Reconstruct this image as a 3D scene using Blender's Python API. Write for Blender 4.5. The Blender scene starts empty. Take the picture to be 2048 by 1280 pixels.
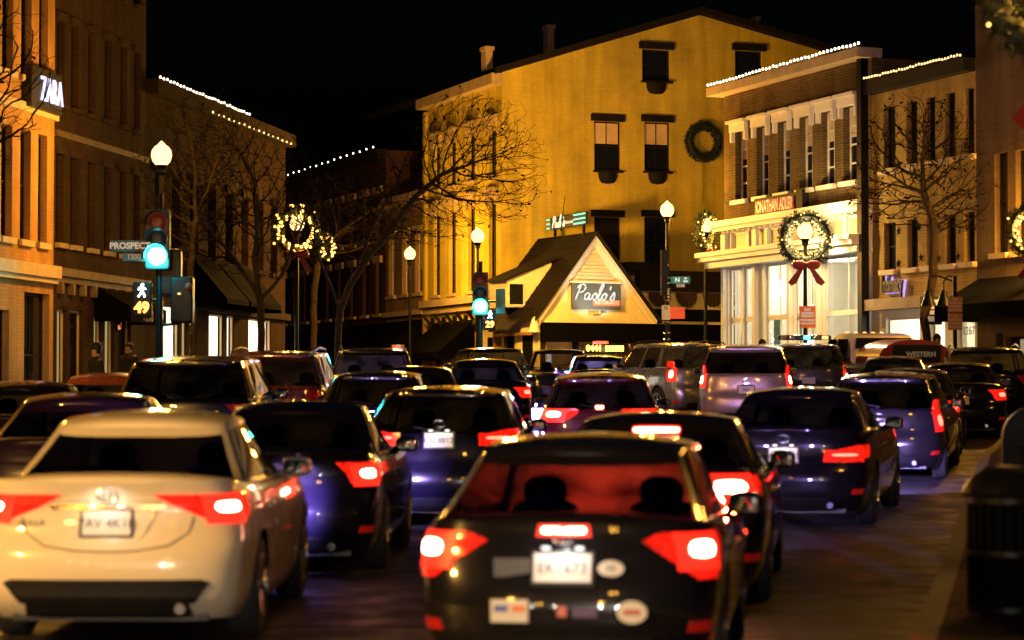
import bpy, math, random
from math import sin, cos, pi, radians as R, sqrt, atan2
from mathutils import Vector, Matrix
from mathutils.kdtree import KDTree
random.seed(7)
sc = bpy.context.scene
C = sc.collection
D_ = bpy.data

# ---------------------------------------------------------------- camera geometry
F, CX, HY, CH = 4836.0, 1024.0, 795.0, 2.0          # focal length in photo pixels, principal column, horizon row, eye height
TH = math.atan((HY - 640) / F)
KV = 1.4744 / F
def ray(px, py):
    dx, dz = (px - CX) / F, (640 - py) / F
    y = cos(TH) - dz * sin(TH); z = sin(TH) + dz * cos(TH)
    return dx / y, z / y
def P(px, py, d):
    a, b = ray(px, py)
    return Vector((a * d, d, CH + b * d))
def Vp(vx, vy, d): return P(vx * 1.4744, vy * 1.4744, d)
def vx_at(vx, d): return (vx - 694.5) * KV * d
GP = [(-60, .9), (-20, .55), (0, .44), (9, .40), (16, .415), (27, .60), (34, .82), (45, 1.2), (55, 1.5), (65, 1.72), (80, 1.95), (95, 2.1), (120, 2.3), (200, 2.9), (400, 4)]
def interp(tab, x):
    if x <= tab[0][0]: return tab[0][1]
    for i in range(len(tab) - 1):
        x0, y0 = tab[i]; x1, y1 = tab[i + 1]
        if x <= x1: return y0 + (y1 - y0) * (x - x0) / (x1 - x0)
    return tab[-1][1]
def g(y):
    n = len(GP)
    for i in range(n - 1):
        if y <= GP[i + 1][0] or i == n - 2:
            x0, y0 = GP[i]; x1, y1 = GP[i + 1]
            xm, ym = GP[max(i - 1, 0)]; xp, yp = GP[min(i + 2, n - 1)]
            m0 = (y1 - ym) / (x1 - xm); m1 = (yp - y0) / (xp - x0)
            h = x1 - x0; t = max(0, min(1, (y - x0) / h))
            return (2*t**3 - 3*t*t + 1) * y0 + (t**3 - 2*t*t + t) * h * m0 + (-2*t**3 + 3*t*t) * y1 + (t**3 - t*t) * h * m1
# ---------------------------------------------------------------- materials
MATS = {}
def mat(name, col=(.5, .5, .5), rough=.6, metal=0., em=None, es=0., coat=0., var=0., vscale=3., bump=0., bscale=40., sampling=None, spec=.5, rvar=0.):
    if name in MATS: return MATS[name]
    m = D_.materials.new(name); m.use_nodes = True
    nt = m.node_tree; N = nt.nodes; b = N['Principled BSDF']
    b.inputs['Base Color'].default_value = (*col, 1); b.inputs['Roughness'].default_value = rough
    b.inputs['Metallic'].default_value = metal; b.inputs['Specular IOR Level'].default_value = spec
    if coat: b.inputs['Coat Weight'].default_value = coat; b.inputs['Coat Roughness'].default_value = .025
    if em: b.inputs['Emission Color'].default_value = (*em, 1); b.inputs['Emission Strength'].default_value = es
    if var or bump or rvar:
        tc = N.new('ShaderNodeTexCoord')
        nz = N.new('ShaderNodeTexNoise'); nz.inputs['Scale'].default_value = vscale; nz.inputs['Detail'].default_value = 6
        nt.links.new(tc.outputs['Object'], nz.inputs['Vector'])
    if var:
        mr = N.new('ShaderNodeMapRange'); mr.inputs[1].default_value = .3; mr.inputs[2].default_value = .7
        mr.inputs[3].default_value = 1 - var; mr.inputs[4].default_value = 1 + var
        nt.links.new(nz.outputs['Fac'], mr.inputs[0])
        mx = N.new('ShaderNodeMix'); mx.data_type = 'RGBA'; mx.blend_type = 'MULTIPLY'; mx.inputs[0].default_value = 1
        mx.inputs[6].default_value = (*col, 1); nt.links.new(mr.outputs[0], mx.inputs[7]); nt.links.new(mx.outputs[2], b.inputs['Base Color'])
    if rvar:
        mr = N.new('ShaderNodeMapRange'); mr.inputs[1].default_value = .3; mr.inputs[2].default_value = .7
        mr.inputs[3].default_value = max(.02, rough - rvar); mr.inputs[4].default_value = min(1, rough + rvar)
        nt.links.new(nz.outputs['Fac'], mr.inputs[0]); nt.links.new(mr.outputs[0], b.inputs['Roughness'])
    if bump:
        n2 = N.new('ShaderNodeTexNoise'); n2.inputs['Scale'].default_value = bscale; n2.inputs['Detail'].default_value = 4
        nt.links.new(tc.outputs['Object'], n2.inputs['Vector'])
        bp = N.new('ShaderNodeBump'); bp.inputs['Strength'].default_value = bump; bp.inputs['Distance'].default_value = .02
        nt.links.new(n2.outputs['Fac'], bp.inputs['Height']); nt.links.new(bp.outputs[0], b.inputs['Normal'])
    if sampling: m.cycles.emission_sampling = sampling
    MATS[name] = m; return m
def brick(name, c1, c2, mortar, bump=.6, rough=.75, stain=.35):
    """painted or bare brick, laid in metres through the wall's own UV map"""
    m = mat(name, c1, .9, spec=.06); nt = m.node_tree; N = nt.nodes; b = N['Principled BSDF']
    uv = N.new('ShaderNodeUVMap'); uv.uv_map = 'wall'
    br = N.new('ShaderNodeTexBrick'); br.inputs['Scale'].default_value = 1; br.inputs['Brick Width'].default_value = .23
    br.inputs['Row Height'].default_value = .08; br.inputs['Mortar Size'].default_value = .009; br.inputs['Mortar Smooth'].default_value = .3
    br.inputs['Color1'].default_value = (*c1, 1); br.inputs['Color2'].default_value = (*c2, 1); br.inputs['Mortar'].default_value = (*mortar, 1)
    nt.links.new(uv.outputs[0], br.inputs['Vector'])
    nz = N.new('ShaderNodeTexNoise'); nz.inputs['Scale'].default_value = .55; nz.inputs['Detail'].default_value = 8; nz.inputs['Roughness'].default_value = .65
    nt.links.new(uv.outputs[0], nz.inputs['Vector'])
    mr = N.new('ShaderNodeMapRange'); mr.inputs[1].default_value = .3; mr.inputs[2].default_value = .7; mr.inputs[3].default_value = 1 - stain; mr.inputs[4].default_value = 1.1
    nt.links.new(nz.outputs['Fac'], mr.inputs[0])
    mx = N.new('ShaderNodeMix'); mx.data_type = 'RGBA'; mx.blend_type = 'MULTIPLY'; mx.inputs[0].default_value = 1
    vm = N.new('ShaderNodeVectorMath'); vm.operation = 'MULTIPLY'; vm.inputs[1].default_value = (2.2, .16, 1); nt.links.new(uv.outputs[0], vm.inputs[0])
    n4 = N.new('ShaderNodeTexNoise'); n4.inputs['Scale'].default_value = 1; n4.inputs['Detail'].default_value = 7; nt.links.new(vm.outputs[0], n4.inputs['Vector'])     # rain streaks
    m4 = N.new('ShaderNodeMapRange'); m4.inputs[1].default_value = .38; m4.inputs[2].default_value = .62; m4.inputs[3].default_value = 1 - stain * .7; m4.inputs[4].default_value = 1.05; nt.links.new(n4.outputs['Fac'], m4.inputs[0])
    mm = N.new('ShaderNodeMath'); mm.operation = 'MULTIPLY'; nt.links.new(mr.outputs[0], mm.inputs[0]); nt.links.new(m4.outputs[0], mm.inputs[1])
    nt.links.new(br.outputs['Color'], mx.inputs[6]); nt.links.new(mm.outputs[0], mx.inputs[7]); nt.links.new(mx.outputs[2], b.inputs['Base Color'])
    n3 = N.new('ShaderNodeTexNoise'); n3.inputs['Scale'].default_value = 9; n3.inputs['Detail'].default_value = 5
    nt.links.new(uv.outputs[0], n3.inputs['Vector'])
    ad = N.new('ShaderNodeMath'); ad.operation = 'MULTIPLY_ADD'; ad.inputs[1].default_value = .6
    nt.links.new(n3.outputs['Fac'], ad.inputs[0])
    inv = N.new('ShaderNodeMath'); inv.operation = 'SUBTRACT'; inv.inputs[0].default_value = 1; nt.links.new(br.outputs['Fac'], inv.inputs[1])
    nt.links.new(inv.outputs[0], ad.inputs[2])
    bp = N.new('ShaderNodeBump'); bp.inputs['Strength'].default_value = bump; bp.inputs['Distance'].default_value = .022
    nt.links.new(ad.outputs[0], bp.inputs['Height']); nt.links.new(bp.outputs[0], b.inputs['Normal'])
    return m
def glass(name, tint=(.3, .3, .3), k=1.0):
    """tinted see-through pane: what is behind shows through, the rest is a mirror reflection"""
    if name in MATS: return MATS[name]
    m = D_.materials.new(name); m.use_nodes = True; nt = m.node_tree; N = nt.nodes; N.remove(N['Principled BSDF'])
    tr = N.new('ShaderNodeBsdfTransparent'); tr.inputs[0].default_value = (*tint, 1)
    gl = N.new('ShaderNodeBsdfGlossy'); gl.inputs['Roughness'].default_value = .03; gl.inputs[0].default_value = (k, k, k, 1)
    fr = N.new('ShaderNodeFresnel'); fr.inputs[0].default_value = 1.5
    mx = N.new('ShaderNodeMixShader'); nt.links.new(fr.outputs[0], mx.inputs[0]); nt.links.new(tr.outputs[0], mx.inputs[1]); nt.links.new(gl.outputs[0], mx.inputs[2])
    nt.links.new(mx.outputs[0], N['Material Output'].inputs[0]); MATS[name] = m; return m
def dusty(name, tint=(.7, .7, .7), film=.07):
    """windscreen with a thin road film that lights up when lamps shine on its far side"""
    m = glass(name, tint); nt = m.node_tree; N = nt.nodes; out = N['Material Output']; src = out.inputs[0].links[0].from_socket
    tl = N.new('ShaderNodeBsdfTranslucent'); mx = N.new('ShaderNodeMixShader')
    tc = N.new('ShaderNodeTexCoord'); nz = N.new('ShaderNodeTexNoise'); nz.inputs['Scale'].default_value = 2.4; nz.inputs['Detail'].default_value = 3; nt.links.new(tc.outputs['Object'], nz.inputs['Vector'])
    mr = N.new('ShaderNodeMapRange'); mr.inputs[1].default_value = .35; mr.inputs[2].default_value = .65; mr.inputs[3].default_value = film * .12; mr.inputs[4].default_value = film * 2.4
    nt.links.new(nz.outputs['Fac'], mr.inputs[0]); nt.links.new(mr.outputs[0], mx.inputs[0]); nt.links.new(src, mx.inputs[1]); nt.links.new(tl.outputs[0], mx.inputs[2]); nt.links.new(mx.outputs[0], out.inputs[0])
    return m
def emit(name, col, s, sampling=None): return mat(name, (.02, .02, .02), .4, em=col, es=s, sampling=sampling)
SOD = (1.0, .45, .055)                                    # sodium street light
def paint(name, col, rough=.28, metal=.0, coat=1.): return mat('paint_' + name, col, rough, metal, coat=coat, rvar=.05, vscale=6, spec=.12 if max(col) < .2 else .4)
def lens_mat(name, s):
    """red lamp lens moulded in small facets, brighter and darker by turns"""
    m = mat(name, (.3, .01, .006), .15, em=(1, .012, .004), es=s, coat=1); nt = m.node_tree; N = nt.nodes; b = N['Principled BSDF']
    tc = N.new('ShaderNodeTexCoord'); vo = N.new('ShaderNodeTexVoronoi'); vo.inputs['Scale'].default_value = 26; nt.links.new(tc.outputs['Object'], vo.inputs['Vector'])
    n2 = N.new('ShaderNodeTexNoise'); n2.inputs['Scale'].default_value = 7; nt.links.new(tc.outputs['Object'], n2.inputs['Vector'])
    mu = N.new('ShaderNodeMath'); mu.operation = 'MULTIPLY'; nt.links.new(vo.outputs['Distance'], mu.inputs[0]); nt.links.new(n2.outputs['Fac'], mu.inputs[1])
    mr = N.new('ShaderNodeMapRange'); mr.inputs[1].default_value = .04; mr.inputs[2].default_value = .34; mr.inputs[3].default_value = s * .25; mr.inputs[4].default_value = s * 2
    nt.links.new(mu.outputs[0], mr.inputs[0]); nt.links.new(mr.outputs[0], b.inputs['Emission Strength'])
    return m
M = dict(
    black=mat('black_plastic', (.012, .012, .013), .45, var=.2), rubber=mat('tyre_rubber', (.016, .016, .017), .8, bump=.3, bscale=60),
    rim=mat('wheel_alloy', (.35, .35, .36), .3, 1.), chrome=mat('chrome', (.75, .75, .76), .12, 1.), mirror=mat('mirror_glass', (.6, .6, .62), .015, 1.), seat=mat('seat_fabric', (.02, .02, .022), .9, spec=.1),
    iron=mat('black_painted_iron', (.004, .004, .005), .4, spec=.16, var=.2), white=mat('white_paint', (.72, .68, .58), .5, var=.08),
    cream=mat('cream_paint', (.62, .48, .28), .7, var=.12, spec=.1), stone=mat('pale_stone', (.46, .36, .22), .8, spec=.1, var=.15, bump=.2),
    darkwood=mat('dark_wood', (.010, .008, .006), .7, var=.2, spec=.2), slate=mat('roof_slate', (.010, .0075, .006), .8, spec=.2, var=.3, vscale=6, bump=.5, bscale=14),
    pane=mat('dark_window_glass', (.008, .009, .011), .06, spec=.8), glass_car=glass('tinted_car_glass', (.66, .67, .66)), glass_dark=glass('privacy_car_glass', (.2, .2, .2)),
    windscreen=dusty('windscreen_glass', film=.018), windscreen_film=dusty('filmy_windscreen_glass', film=.05), glass_shop=glass('shop_glass', (.9, .92, .9)), plate=mat('plate_white', (.75, .75, .74), .45), ink=mat('dark_ink', (.02, .02, .06), .5),
    leaf=mat('wreath_green', (.014, .026, .012), .6, var=.4, vscale=20), bark=mat('bark', (.042, .030, .020), .85, var=.35, vscale=8, bump=.8, bscale=22, spec=.1), twig=mat('dead_leaf_and_twig', (.009, .006, .004), .9, var=.3, spec=.1),
    bow=mat('red_ribbon', (.22, .008, .006), .5), awn=mat('black_canvas', (.0022, .0022, .0026), .95, spec=.04),
    globe=emit('lamp_globe', (1, .66, .24), 2.9, 'NONE'), bulb=emit('string_bulb', (1, .62, .22), 3.5, 'NONE'), fairy=emit('fairy_bulb', (1, .50, .11), 4.2, 'NONE'),
    coolbulb=emit('roof_bulb', (1, .84, .56), 6, 'NONE'),
    tail_on=lens_mat('tail_lens_lit', .8), tail_mid=emit('tail_lens_inner', (1, .016, .006), 2.4), tail_dim=mat('tail_lens_dim', (.16, .006, .005), .15, em=(1, .012, .006), es=.05, coat=1), tail_core=emit('tail_lamp_core', (1, .42, .24), 34), stop=emit('stop_lamp', (1, .30, .16), 30),
    tail_soft=emit('tail_lamp_soft', (1, .07, .04), 9), head=emit('headlamp', (.82, .92, 1), 40), reflector=mat('red_reflector', (.4, .01, .008), .2, em=(1, .02, .01), es=.10, coat=1),
    lens_clear=mat('clear_lens', (.4, .4, .42), .1, coat=1), teal=emit('signal_green', (.03, .9, .86), 60), teal_glow=emit('visor_painted_glow', (0, .60, .72), 2.2), signal_black=mat('signal_housing', (.05, .055, .05), .5), redoff=emit('signal_red_dim', (1, .02, .01), .05),
    walk=emit('walk_white', (.62, .85, 1), 10), count=emit('count_orange', (1, .22, .03), 9), amber=emit('amber_lamp', (1, .5, .05), 10), ledsign=emit('led_yellow', (1, .66, .06), 7),
    zara=emit('sign_white_violet', (.80, .76, 1), 1.5), neon=emit('neon_green', (.1, 1, .55), 3.), violet=emit('violet_halo', (.42, .30, 1), 1.6),
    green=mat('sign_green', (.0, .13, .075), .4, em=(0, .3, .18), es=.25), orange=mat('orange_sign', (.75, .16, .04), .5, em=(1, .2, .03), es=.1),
    shopwhite=mat('shop_plaster', (.62, .58, .48), .7, var=.05), shoplight=emit('shop_ceiling_light', (1, .80, .50), 11), bluebox=mat('mailbox_blue', (.003, .007, .028), .5, spec=.08),
    skin=mat('skin', (.42, .26, .18), .6), coat=mat('dark_coat', (.018, .018, .022), .9, var=.2), hair=mat('dark_hair', (.012, .009, .007), .6))
# ---------------------------------------------------------------- mesh builder
class MB:
    def __init__(s): s.v = []; s.f = []; s.uv = {}
    def add(s, pts): i = len(s.v); s.v += [tuple(p) for p in pts]; return i
    def face(s, pts, uv=None):
        i = s.add(pts); s.f.append(tuple(range(i, i + len(pts))))
        if uv: s.uv[len(s.f) - 1] = uv
    def box(s, x0, x1, y0, y1, z0, z1, mtx=None):
        p = [Vector((x, y, z)) for z in (z0, z1) for y in (y0, y1) for x in (x0, x1)]
        if mtx: p = [mtx @ q for q in p]
        s.box8(p)
    def box8(s, p):
        i = s.add(p)
        for f in ((0, 2, 3, 1), (4, 5, 7, 6), (0, 1, 5, 4), (2, 6, 7, 3), (1, 3, 7, 5), (0, 4, 6, 2)): s.f.append(tuple(i + k for k in f))
    def rbox(s, x0, x1, y0, y1, z0, z1, r, mtx=None, n=3):
        """box with rounded vertical and horizontal edges (superellipsoid)"""
        c = Vector(((x0 + x1) / 2, (y0 + y1) / 2, (z0 + z1) / 2)); h = Vector(((x1 - x0) / 2, (y1 - y0) / 2, (z1 - z0) / 2))
        nu, nv = 16, 10; e = r
        def sp(a, e): return math.copysign(abs(a) ** e, a)
        rows = []
        for j in range(nv + 1):
            la = -pi / 2 + pi * j / nv; row = []
            for i in range(nu):
                lo = 2 * pi * i / nu + pi / nu
                q = c + Vector((h.x * sp(cos(la), e) * sp(cos(lo), e), h.y * sp(cos(la), e) * sp(sin(lo), e), h.z * sp(sin(la), e)))
                row.append(mtx @ q if mtx else q)
            rows.append(s.add(row))
        for j in range(nv):
            for i in range(nu): s.f.append((rows[j] + i, rows[j] + (i + 1) % nu, rows[j + 1] + (i + 1) % nu, rows[j + 1] + i))
    def tube(s, pts, rad, sides=8, cap=True):
        pts = [Vector(p) for p in pts]; n = len(pts)
        if not hasattr(rad, '__len__'): rad = [rad] * n
        rings = []; up = None
        for i, p in enumerate(pts):
            d = (pts[min(i + 1, n - 1)] - pts[max(i - 1, 0)])
            d = d.normalized() if d.length > 1e-9 else Vector((0, 0, 1))
            if up is None: up = Vector((1, 0, 0)) if abs(d.x) < .8 else Vector((0, 1, 0))
            a = (up - d * up.dot(d)).normalized(); b = d.cross(a); up = a
            rings.append(s.add([p + (a * cos(2 * pi * k / sides) + b * sin(2 * pi * k / sides)) * rad[i] for k in range(sides)]))
        for i in range(n - 1):
            for k in range(sides): s.f.append((rings[i] + k, rings[i] + (k + 1) % sides, rings[i + 1] + (k + 1) % sides, rings[i + 1] + k))
        if cap:
            s.f.append(tuple(rings[0] + k for k in reversed(range(sides)))); s.f.append(tuple(rings[-1] + k for k in range(sides)))
    def lathe(s, prof, c=(0, 0, 0), sides=20, axis='z'):
        c = Vector(c); rings = []
        for r, h in prof:
            ring = []
            for k in range(sides):
                a = 2 * pi * k / sides
                q = (r * cos(a), r * sin(a), h) if axis == 'z' else ((h, r * cos(a), r * sin(a)) if axis == 'x' else (r * cos(a), h, -r * sin(a)))
                ring.append(c + Vector(q))
            rings.append(s.add(ring))
        for i in range(len(prof) - 1):
            for k in range(sides): s.f.append((rings[i] + k, rings[i] + (k + 1) % sides, rings[i + 1] + (k + 1) % sides, rings[i + 1] + k))
        s.f.append(tuple(rings[0] + k for k in reversed(range(sides)))); s.f.append(tuple(rings[-1] + k for k in range(sides)))
    def sphere(s, c, r, nu=12, nv=8, sz=1.):
        s.lathe([(max(r * cos(-pi / 2 + pi * j / nv), 1e-4), sz * r * sin(-pi / 2 + pi * j / nv)) for j in range(nv + 1)], c, nu)
    def build(s, name, m, parent=None, smooth=None, loc=None):
        me = D_.meshes.new(name); me.from_pydata(s.v, [], s.f); me.materials.append(m if not isinstance(m, str) else M[m])
        if s.uv:
            l = me.uv_layers.new(name='wall').data
            for pi_, poly in enumerate(me.polygons):
                u = s.uv.get(pi_)
                if u:
                    for k, li in enumerate(poly.loop_indices): l[li].uv = u[k]
        if smooth:
            me.polygons.foreach_set('use_smooth', [True] * len(me.polygons)); me.set_sharp_from_angle(angle=R(smooth))
        o = D_.objects.new(name, me); C.objects.link(o)
        if parent: o.parent = parent
        if loc: o.location = loc
        return o
def link(o, parent=None):
    C.objects.link(o)
    if parent: o.parent = parent
    return o
def empty(name, loc=(0, 0, 0), rot=(0, 0, 0)):
    o = D_.objects.new(name, None); o.location = loc; o.rotation_euler = rot; o.empty_display_size = .2; return link(o)
def tag(o, label=None, cat=None, group=None, kind=None):
    if label: o['label'] = label
    if cat: o['category'] = cat
    if group: o['group'] = group
    if kind: o['kind'] = kind
    return o
def thing(name, label, cat, loc=(0, 0, 0), rot=(0, 0, 0), group=None): return tag(empty(name, loc, rot), label, cat, group)
def copy_tree(o, parent=None):
    c = o.copy(); C.objects.link(c)
    if parent: c.parent = parent
    for ch in list(o.children): copy_tree(ch, c)
    return c
def light(kind, loc, col, power, parent=None, name=None, radius=.1, spot=None, target=None, blend=.6):
    l = D_.lights.new(name or 'lamp_light', kind); l.color = col; l.energy = power
    if kind in ('POINT', 'SPOT'): l.shadow_soft_size = radius
    if kind == 'SPOT': l.spot_size = R(spot); l.spot_blend = blend
    o = D_.objects.new(name or 'lamp_light', l); o.location = loc; link(o, parent)
    if target is not None: o.rotation_euler = (Vector(target) - Vector(loc)).to_track_quat('-Z', 'Y').to_euler()
    return o
def text(name, s, size, m, mtx, parent=None, ext=.01, shear=0, align='CENTER', sp=1., bold=0.):
    cu = D_.curves.new(name, 'FONT'); cu.body = s; cu.size = size; cu.extrude = ext; cu.align_x = align; cu.align_y = 'CENTER'; cu.shear = shear; cu.space_character = sp; cu.offset = bold
    cu.resolution_u = 3; cu.materials.append(M[m] if isinstance(m, str) else m)
    o = D_.objects.new(name, cu); o.matrix_local = mtx; return link(o, parent)
# ---------------------------------------------------------------- facades: vertical planes standing on the street lines
class Fac:
    def __init__(s, A, B):
        s.A = Vector((A[0], A[1])); d = Vector((B[0], B[1])) - s.A; s.len = d.length; s.t = d.normalized()
        s.n = Vector((s.t.y, -s.t.x))
        if s.n.dot(-s.A) < 0: s.n = -s.n
    def pt(s, u, z, d=0.): q = s.A + s.t * u + s.n * d; return Vector((q.x, q.y, z))
    def hit(s, px, py):
        a, b = ray(px, py)
        # A + t u = k (a,1)
        den = a * s.t.y - s.t.x                                     # solve u
        u = (s.A.x - a * s.A.y) / den
        k = s.A.y + s.t.y * u
        return u, CH + b * k
    def hv(s, vx, vy): return s.hit(vx * 1.4744, vy * 1.4744)
    def shift(s, d): return Fac(s.A + s.n * d, s.A + s.n * d + s.t * s.len)
    def box(s, mb, u0, u1, z0, z1, d0, d1):
        mb.box8([s.pt(u, z, d) for z in (z0, z1) for d in (d1, d0) for u in (u0, u1)])
    def quad(s, mb, u0, u1, z0, z1, d=0.): mb.face([s.pt(u0, z0, d), s.pt(u1, z0, d), s.pt(u1, z1, d), s.pt(u0, z1, d)], [(u0, z0), (u1, z0), (u1, z1), (u0, z1)])
    def mtx(s, u, z, d=0.):
        p = s.pt(u, z, d); t, n = s.t, s.n
        return Matrix(((t.x, 0, n.x, p.x), (t.y, 0, n.y, p.y), (0, 1, 0, p.z), (0, 0, 0, 1)))
def pieces(fac, name, m, parent, *boxes):
    for b in boxes:
        mb = MB(); fac.box(mb, *b); mb.build(name, m, parent)
def clip(poly, a, b, c):
    """keep the part of a 2-D polygon with a*u + b*z <= c"""
    out = []
    for i in range(len(poly)):
        p, q = poly[i], poly[(i + 1) % len(poly)]
        fp, fq = a * p[0] + b * p[1] - c, a * q[0] + b * q[1] - c
        if fp <= 0: out.append(p)
        if (fp < 0 < fq) or (fq < 0 < fp):
            t = fp / (fp - fq); out.append((p[0] + (q[0] - p[0]) * t, p[1] + (q[1] - p[1]) * t))
    return out
def wall(fac, u0, u1, z0, z1, holes, m, parent, clips=(), depth=.28, back=9., name='wall', cap=True, sides=True):
    mb = MB()
    us = sorted({u0, u1, *[h[0] for h in holes], *[h[1] for h in holes]}); zs = sorted({z0, z1, *[h[2] for h in holes], *[h[3] for h in holes]})
    us = [u for u in us if u0 <= u <= u1]; zs = [z for z in zs if z0 <= z <= z1]
    for i in range(len(us) - 1):
        for j in range(len(zs) - 1):
            cu, cz = (us[i] + us[i + 1]) / 2, (zs[j] + zs[j + 1]) / 2
            if any(h[0] < cu < h[1] and h[2] < cz < h[3] for h in holes): continue
            poly = [(us[i], zs[j]), (us[i + 1], zs[j]), (us[i + 1], zs[j + 1]), (us[i], zs[j + 1])]
            for cl in clips: poly = clip(poly, *cl) if len(poly) > 2 else []
            if len(poly) > 2: mb.face([fac.pt(u, z) for u, z in poly], poly)
    for h in holes:
        a, b, c, d = h[:4]
        for q in ([(a, c, 0), (a, d, 0), (a, d, -depth), (a, c, -depth)], [(b, d, 0), (b, c, 0), (b, c, -depth), (b, d, -depth)], [(a, d, 0), (b, d, 0), (b, d, -depth), (a, d, -depth)], [(b, c, 0), (a, c, 0), (a, c, -depth), (b, c, -depth)]):
            mb.face([fac.pt(*r) for r in q], [(r[0] + r[2], r[1]) for r in q])
    if sides and not clips:
        for u in (u0, u1): mb.face([fac.pt(u, z0), fac.pt(u, z1), fac.pt(u, z1, -back), fac.pt(u, z0, -back)], [(0, z0), (0, z1), (back, z1), (back, z0)])
        if cap: mb.face([fac.pt(u0, z1 - .3, 0), fac.pt(u1, z1 - .3, 0), fac.pt(u1, z1 - .3, -back), fac.pt(u0, z1 - .3, -back)], [(u0, 0), (u1, 0), (u1, back), (u0, back)])
        mb.face([fac.pt(u0, z0, -back), fac.pt(u1, z0, -back), fac.pt(u1, z1, -back), fac.pt(u0, z1, -back)], [(u0, z0), (u1, z0), (u1, z1), (u0, z1)])
    return mb.build(name, m, parent)
def window(fac, h, parent, fm='darkwood', pm='pane', bars=(1, 1), d=-.16, fw=.06, lintel=None, sill=None, lm='stone', sm='stone', blind=None, hood=False):
    a, b, c, e = h[:4]; mb = MB()
    for r in ((a, a + fw, c, e), (b - fw, b, c, e), (a + fw, b - fw, c, c + fw), (a + fw, b - fw, e - fw, e)): fac.box(mb, *r, d - .05, d)
    for k in range(1, bars[0] + 1):
        u = a + (b - a) * k / (bars[0] + 1); fac.box(mb, u - .018, u + .018, c + fw, e - fw, d - .045, d - .008)
    for k in range(1, bars[1] + 1):
        z = c + (e - c) * k / (bars[1] + 1); fac.box(mb, a + fw, b - fw, z - .025, z + .025, d - .047, d - .004)
    w = mb.build('window', fm, parent)
    mb = MB(); fac.quad(mb, a + .01, b - .01, c + .01, e - .01, d - .03); mb.build('pane', pm, w)
    if blind:
        mb = MB(); fac.quad(mb, a + fw, b - fw, e - (e - c) * blind, e - fw, d - .022); mb.build('blind', 'cream', w)
    if lintel:
        mb = MB(); ov, hh, pr = lintel
        fac.box(mb, a - ov, b + ov, e + .002, e + hh, .003, pr)
        if hood:
            fac.box(mb, a - ov - .06, b + ov + .06, e + hh + .002, e + hh + .09, .003, pr + .1)
            fac.box(mb, a - ov, a - .003, e - .3, e, .003, pr * .8); fac.box(mb, b + .003, b + ov, e - .3, e, .003, pr * .8)
        mb.build('lintel', lm, w)
    if sill:
        mb = MB(); ov, hh, pr = sill; fac.box(mb, a - ov, b + ov, c - hh, c - .003, .003, pr)
        mb.build('sill', sm, w)
    return w
# ---------------------------------------------------------------- cars
def perim(L, rcR, rcF, n=4.5, bow=.05, arches=(), ns=22):
    """half outline seen from above, rear centre to front centre: (share of half width, y)"""
    pts = []
    for k in range(15):
        a = pi / 2 * (k / 14) ** 1.4; s, c = sin(a) ** (2 / n), max(cos(a), 0) ** (2 / n)
        pts.append((s, rcR * (1 - c) + bow * s * s, 'R'))
    y0, y1 = rcR + bow, L - rcF - bow
    ys = {round(y0 + (y1 - y0) * k / ns, 4) for k in range(1, ns)}
    for ya, r in arches:
        ys = {y for y in ys if abs(y - ya) > r}
        ys |= {round(ya + r * cos(pi * k / 12), 4) for k in range(13)} | {ya - r - .004, ya + r + .004}
    pts += [(1., y, 'S') for y in sorted(ys) if y0 < y < y1]
    for k in range(13, -1, -1):
        a = pi / 2 * (k / 13) ** 1.4; s, c = sin(a) ** (2 / n), max(cos(a), 0) ** (2 / n)
        pts.append((s, L - rcF * (1 - c) - bow * s * s, 'F'))
    return pts
WHEEL = {}
def wheel_meshes():
    mb = MB(); prof = [(.20, -.10), (.285, -.105), (.315, -.09), (.325, -.06), (.326, 0), (.325, .06), (.315, .09), (.285, .105), (.20, .10)]
    mb.lathe(prof, sides=32, axis='x'); t = mb.build('wheel', 'rubber', smooth=30)
    mb = MB(); mb.lathe([(.205, .02), (.215, .108), (.195, .112), (.188, .07)], sides=28, axis='x'); mb.lathe([(.055, .05), (.05, .10), (.0001, .104)], sides=12, axis='x')
    for k in range(5):
        for e in (-.16, .16):
            a = 2 * pi * k / 5 + e * .5; b = 2 * pi * k / 5 + e
            mb.tube([(.085, .04 * cos(a), .04 * sin(a)), (.092, .19 * cos(b), .19 * sin(b))], [.020, .024], 6)
    r = mb.build('rim', 'rim', t, smooth=35)
    mb = MB(); mb.lathe([(.0001, .03), (.18, .03), (.18, .035)], sides=20, axis='x'); mb.build('brake_disc', 'black', t)
    for o in [t] + list(t.children): C.objects.unlink(o)
    return t
WH = wheel_meshes()
def copy_wheel(car, x, y, r, flip):
    w = WH.copy(); C.objects.link(w); w.parent = car; w.location = (x, y, r); s = r / .326; w.scale = (s, s, s); w.rotation_euler = (random.random(), 0, pi if flip else 0)
    for ch in WH.children:
        c = ch.copy(); C.objects.link(c); c.parent = w
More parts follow.
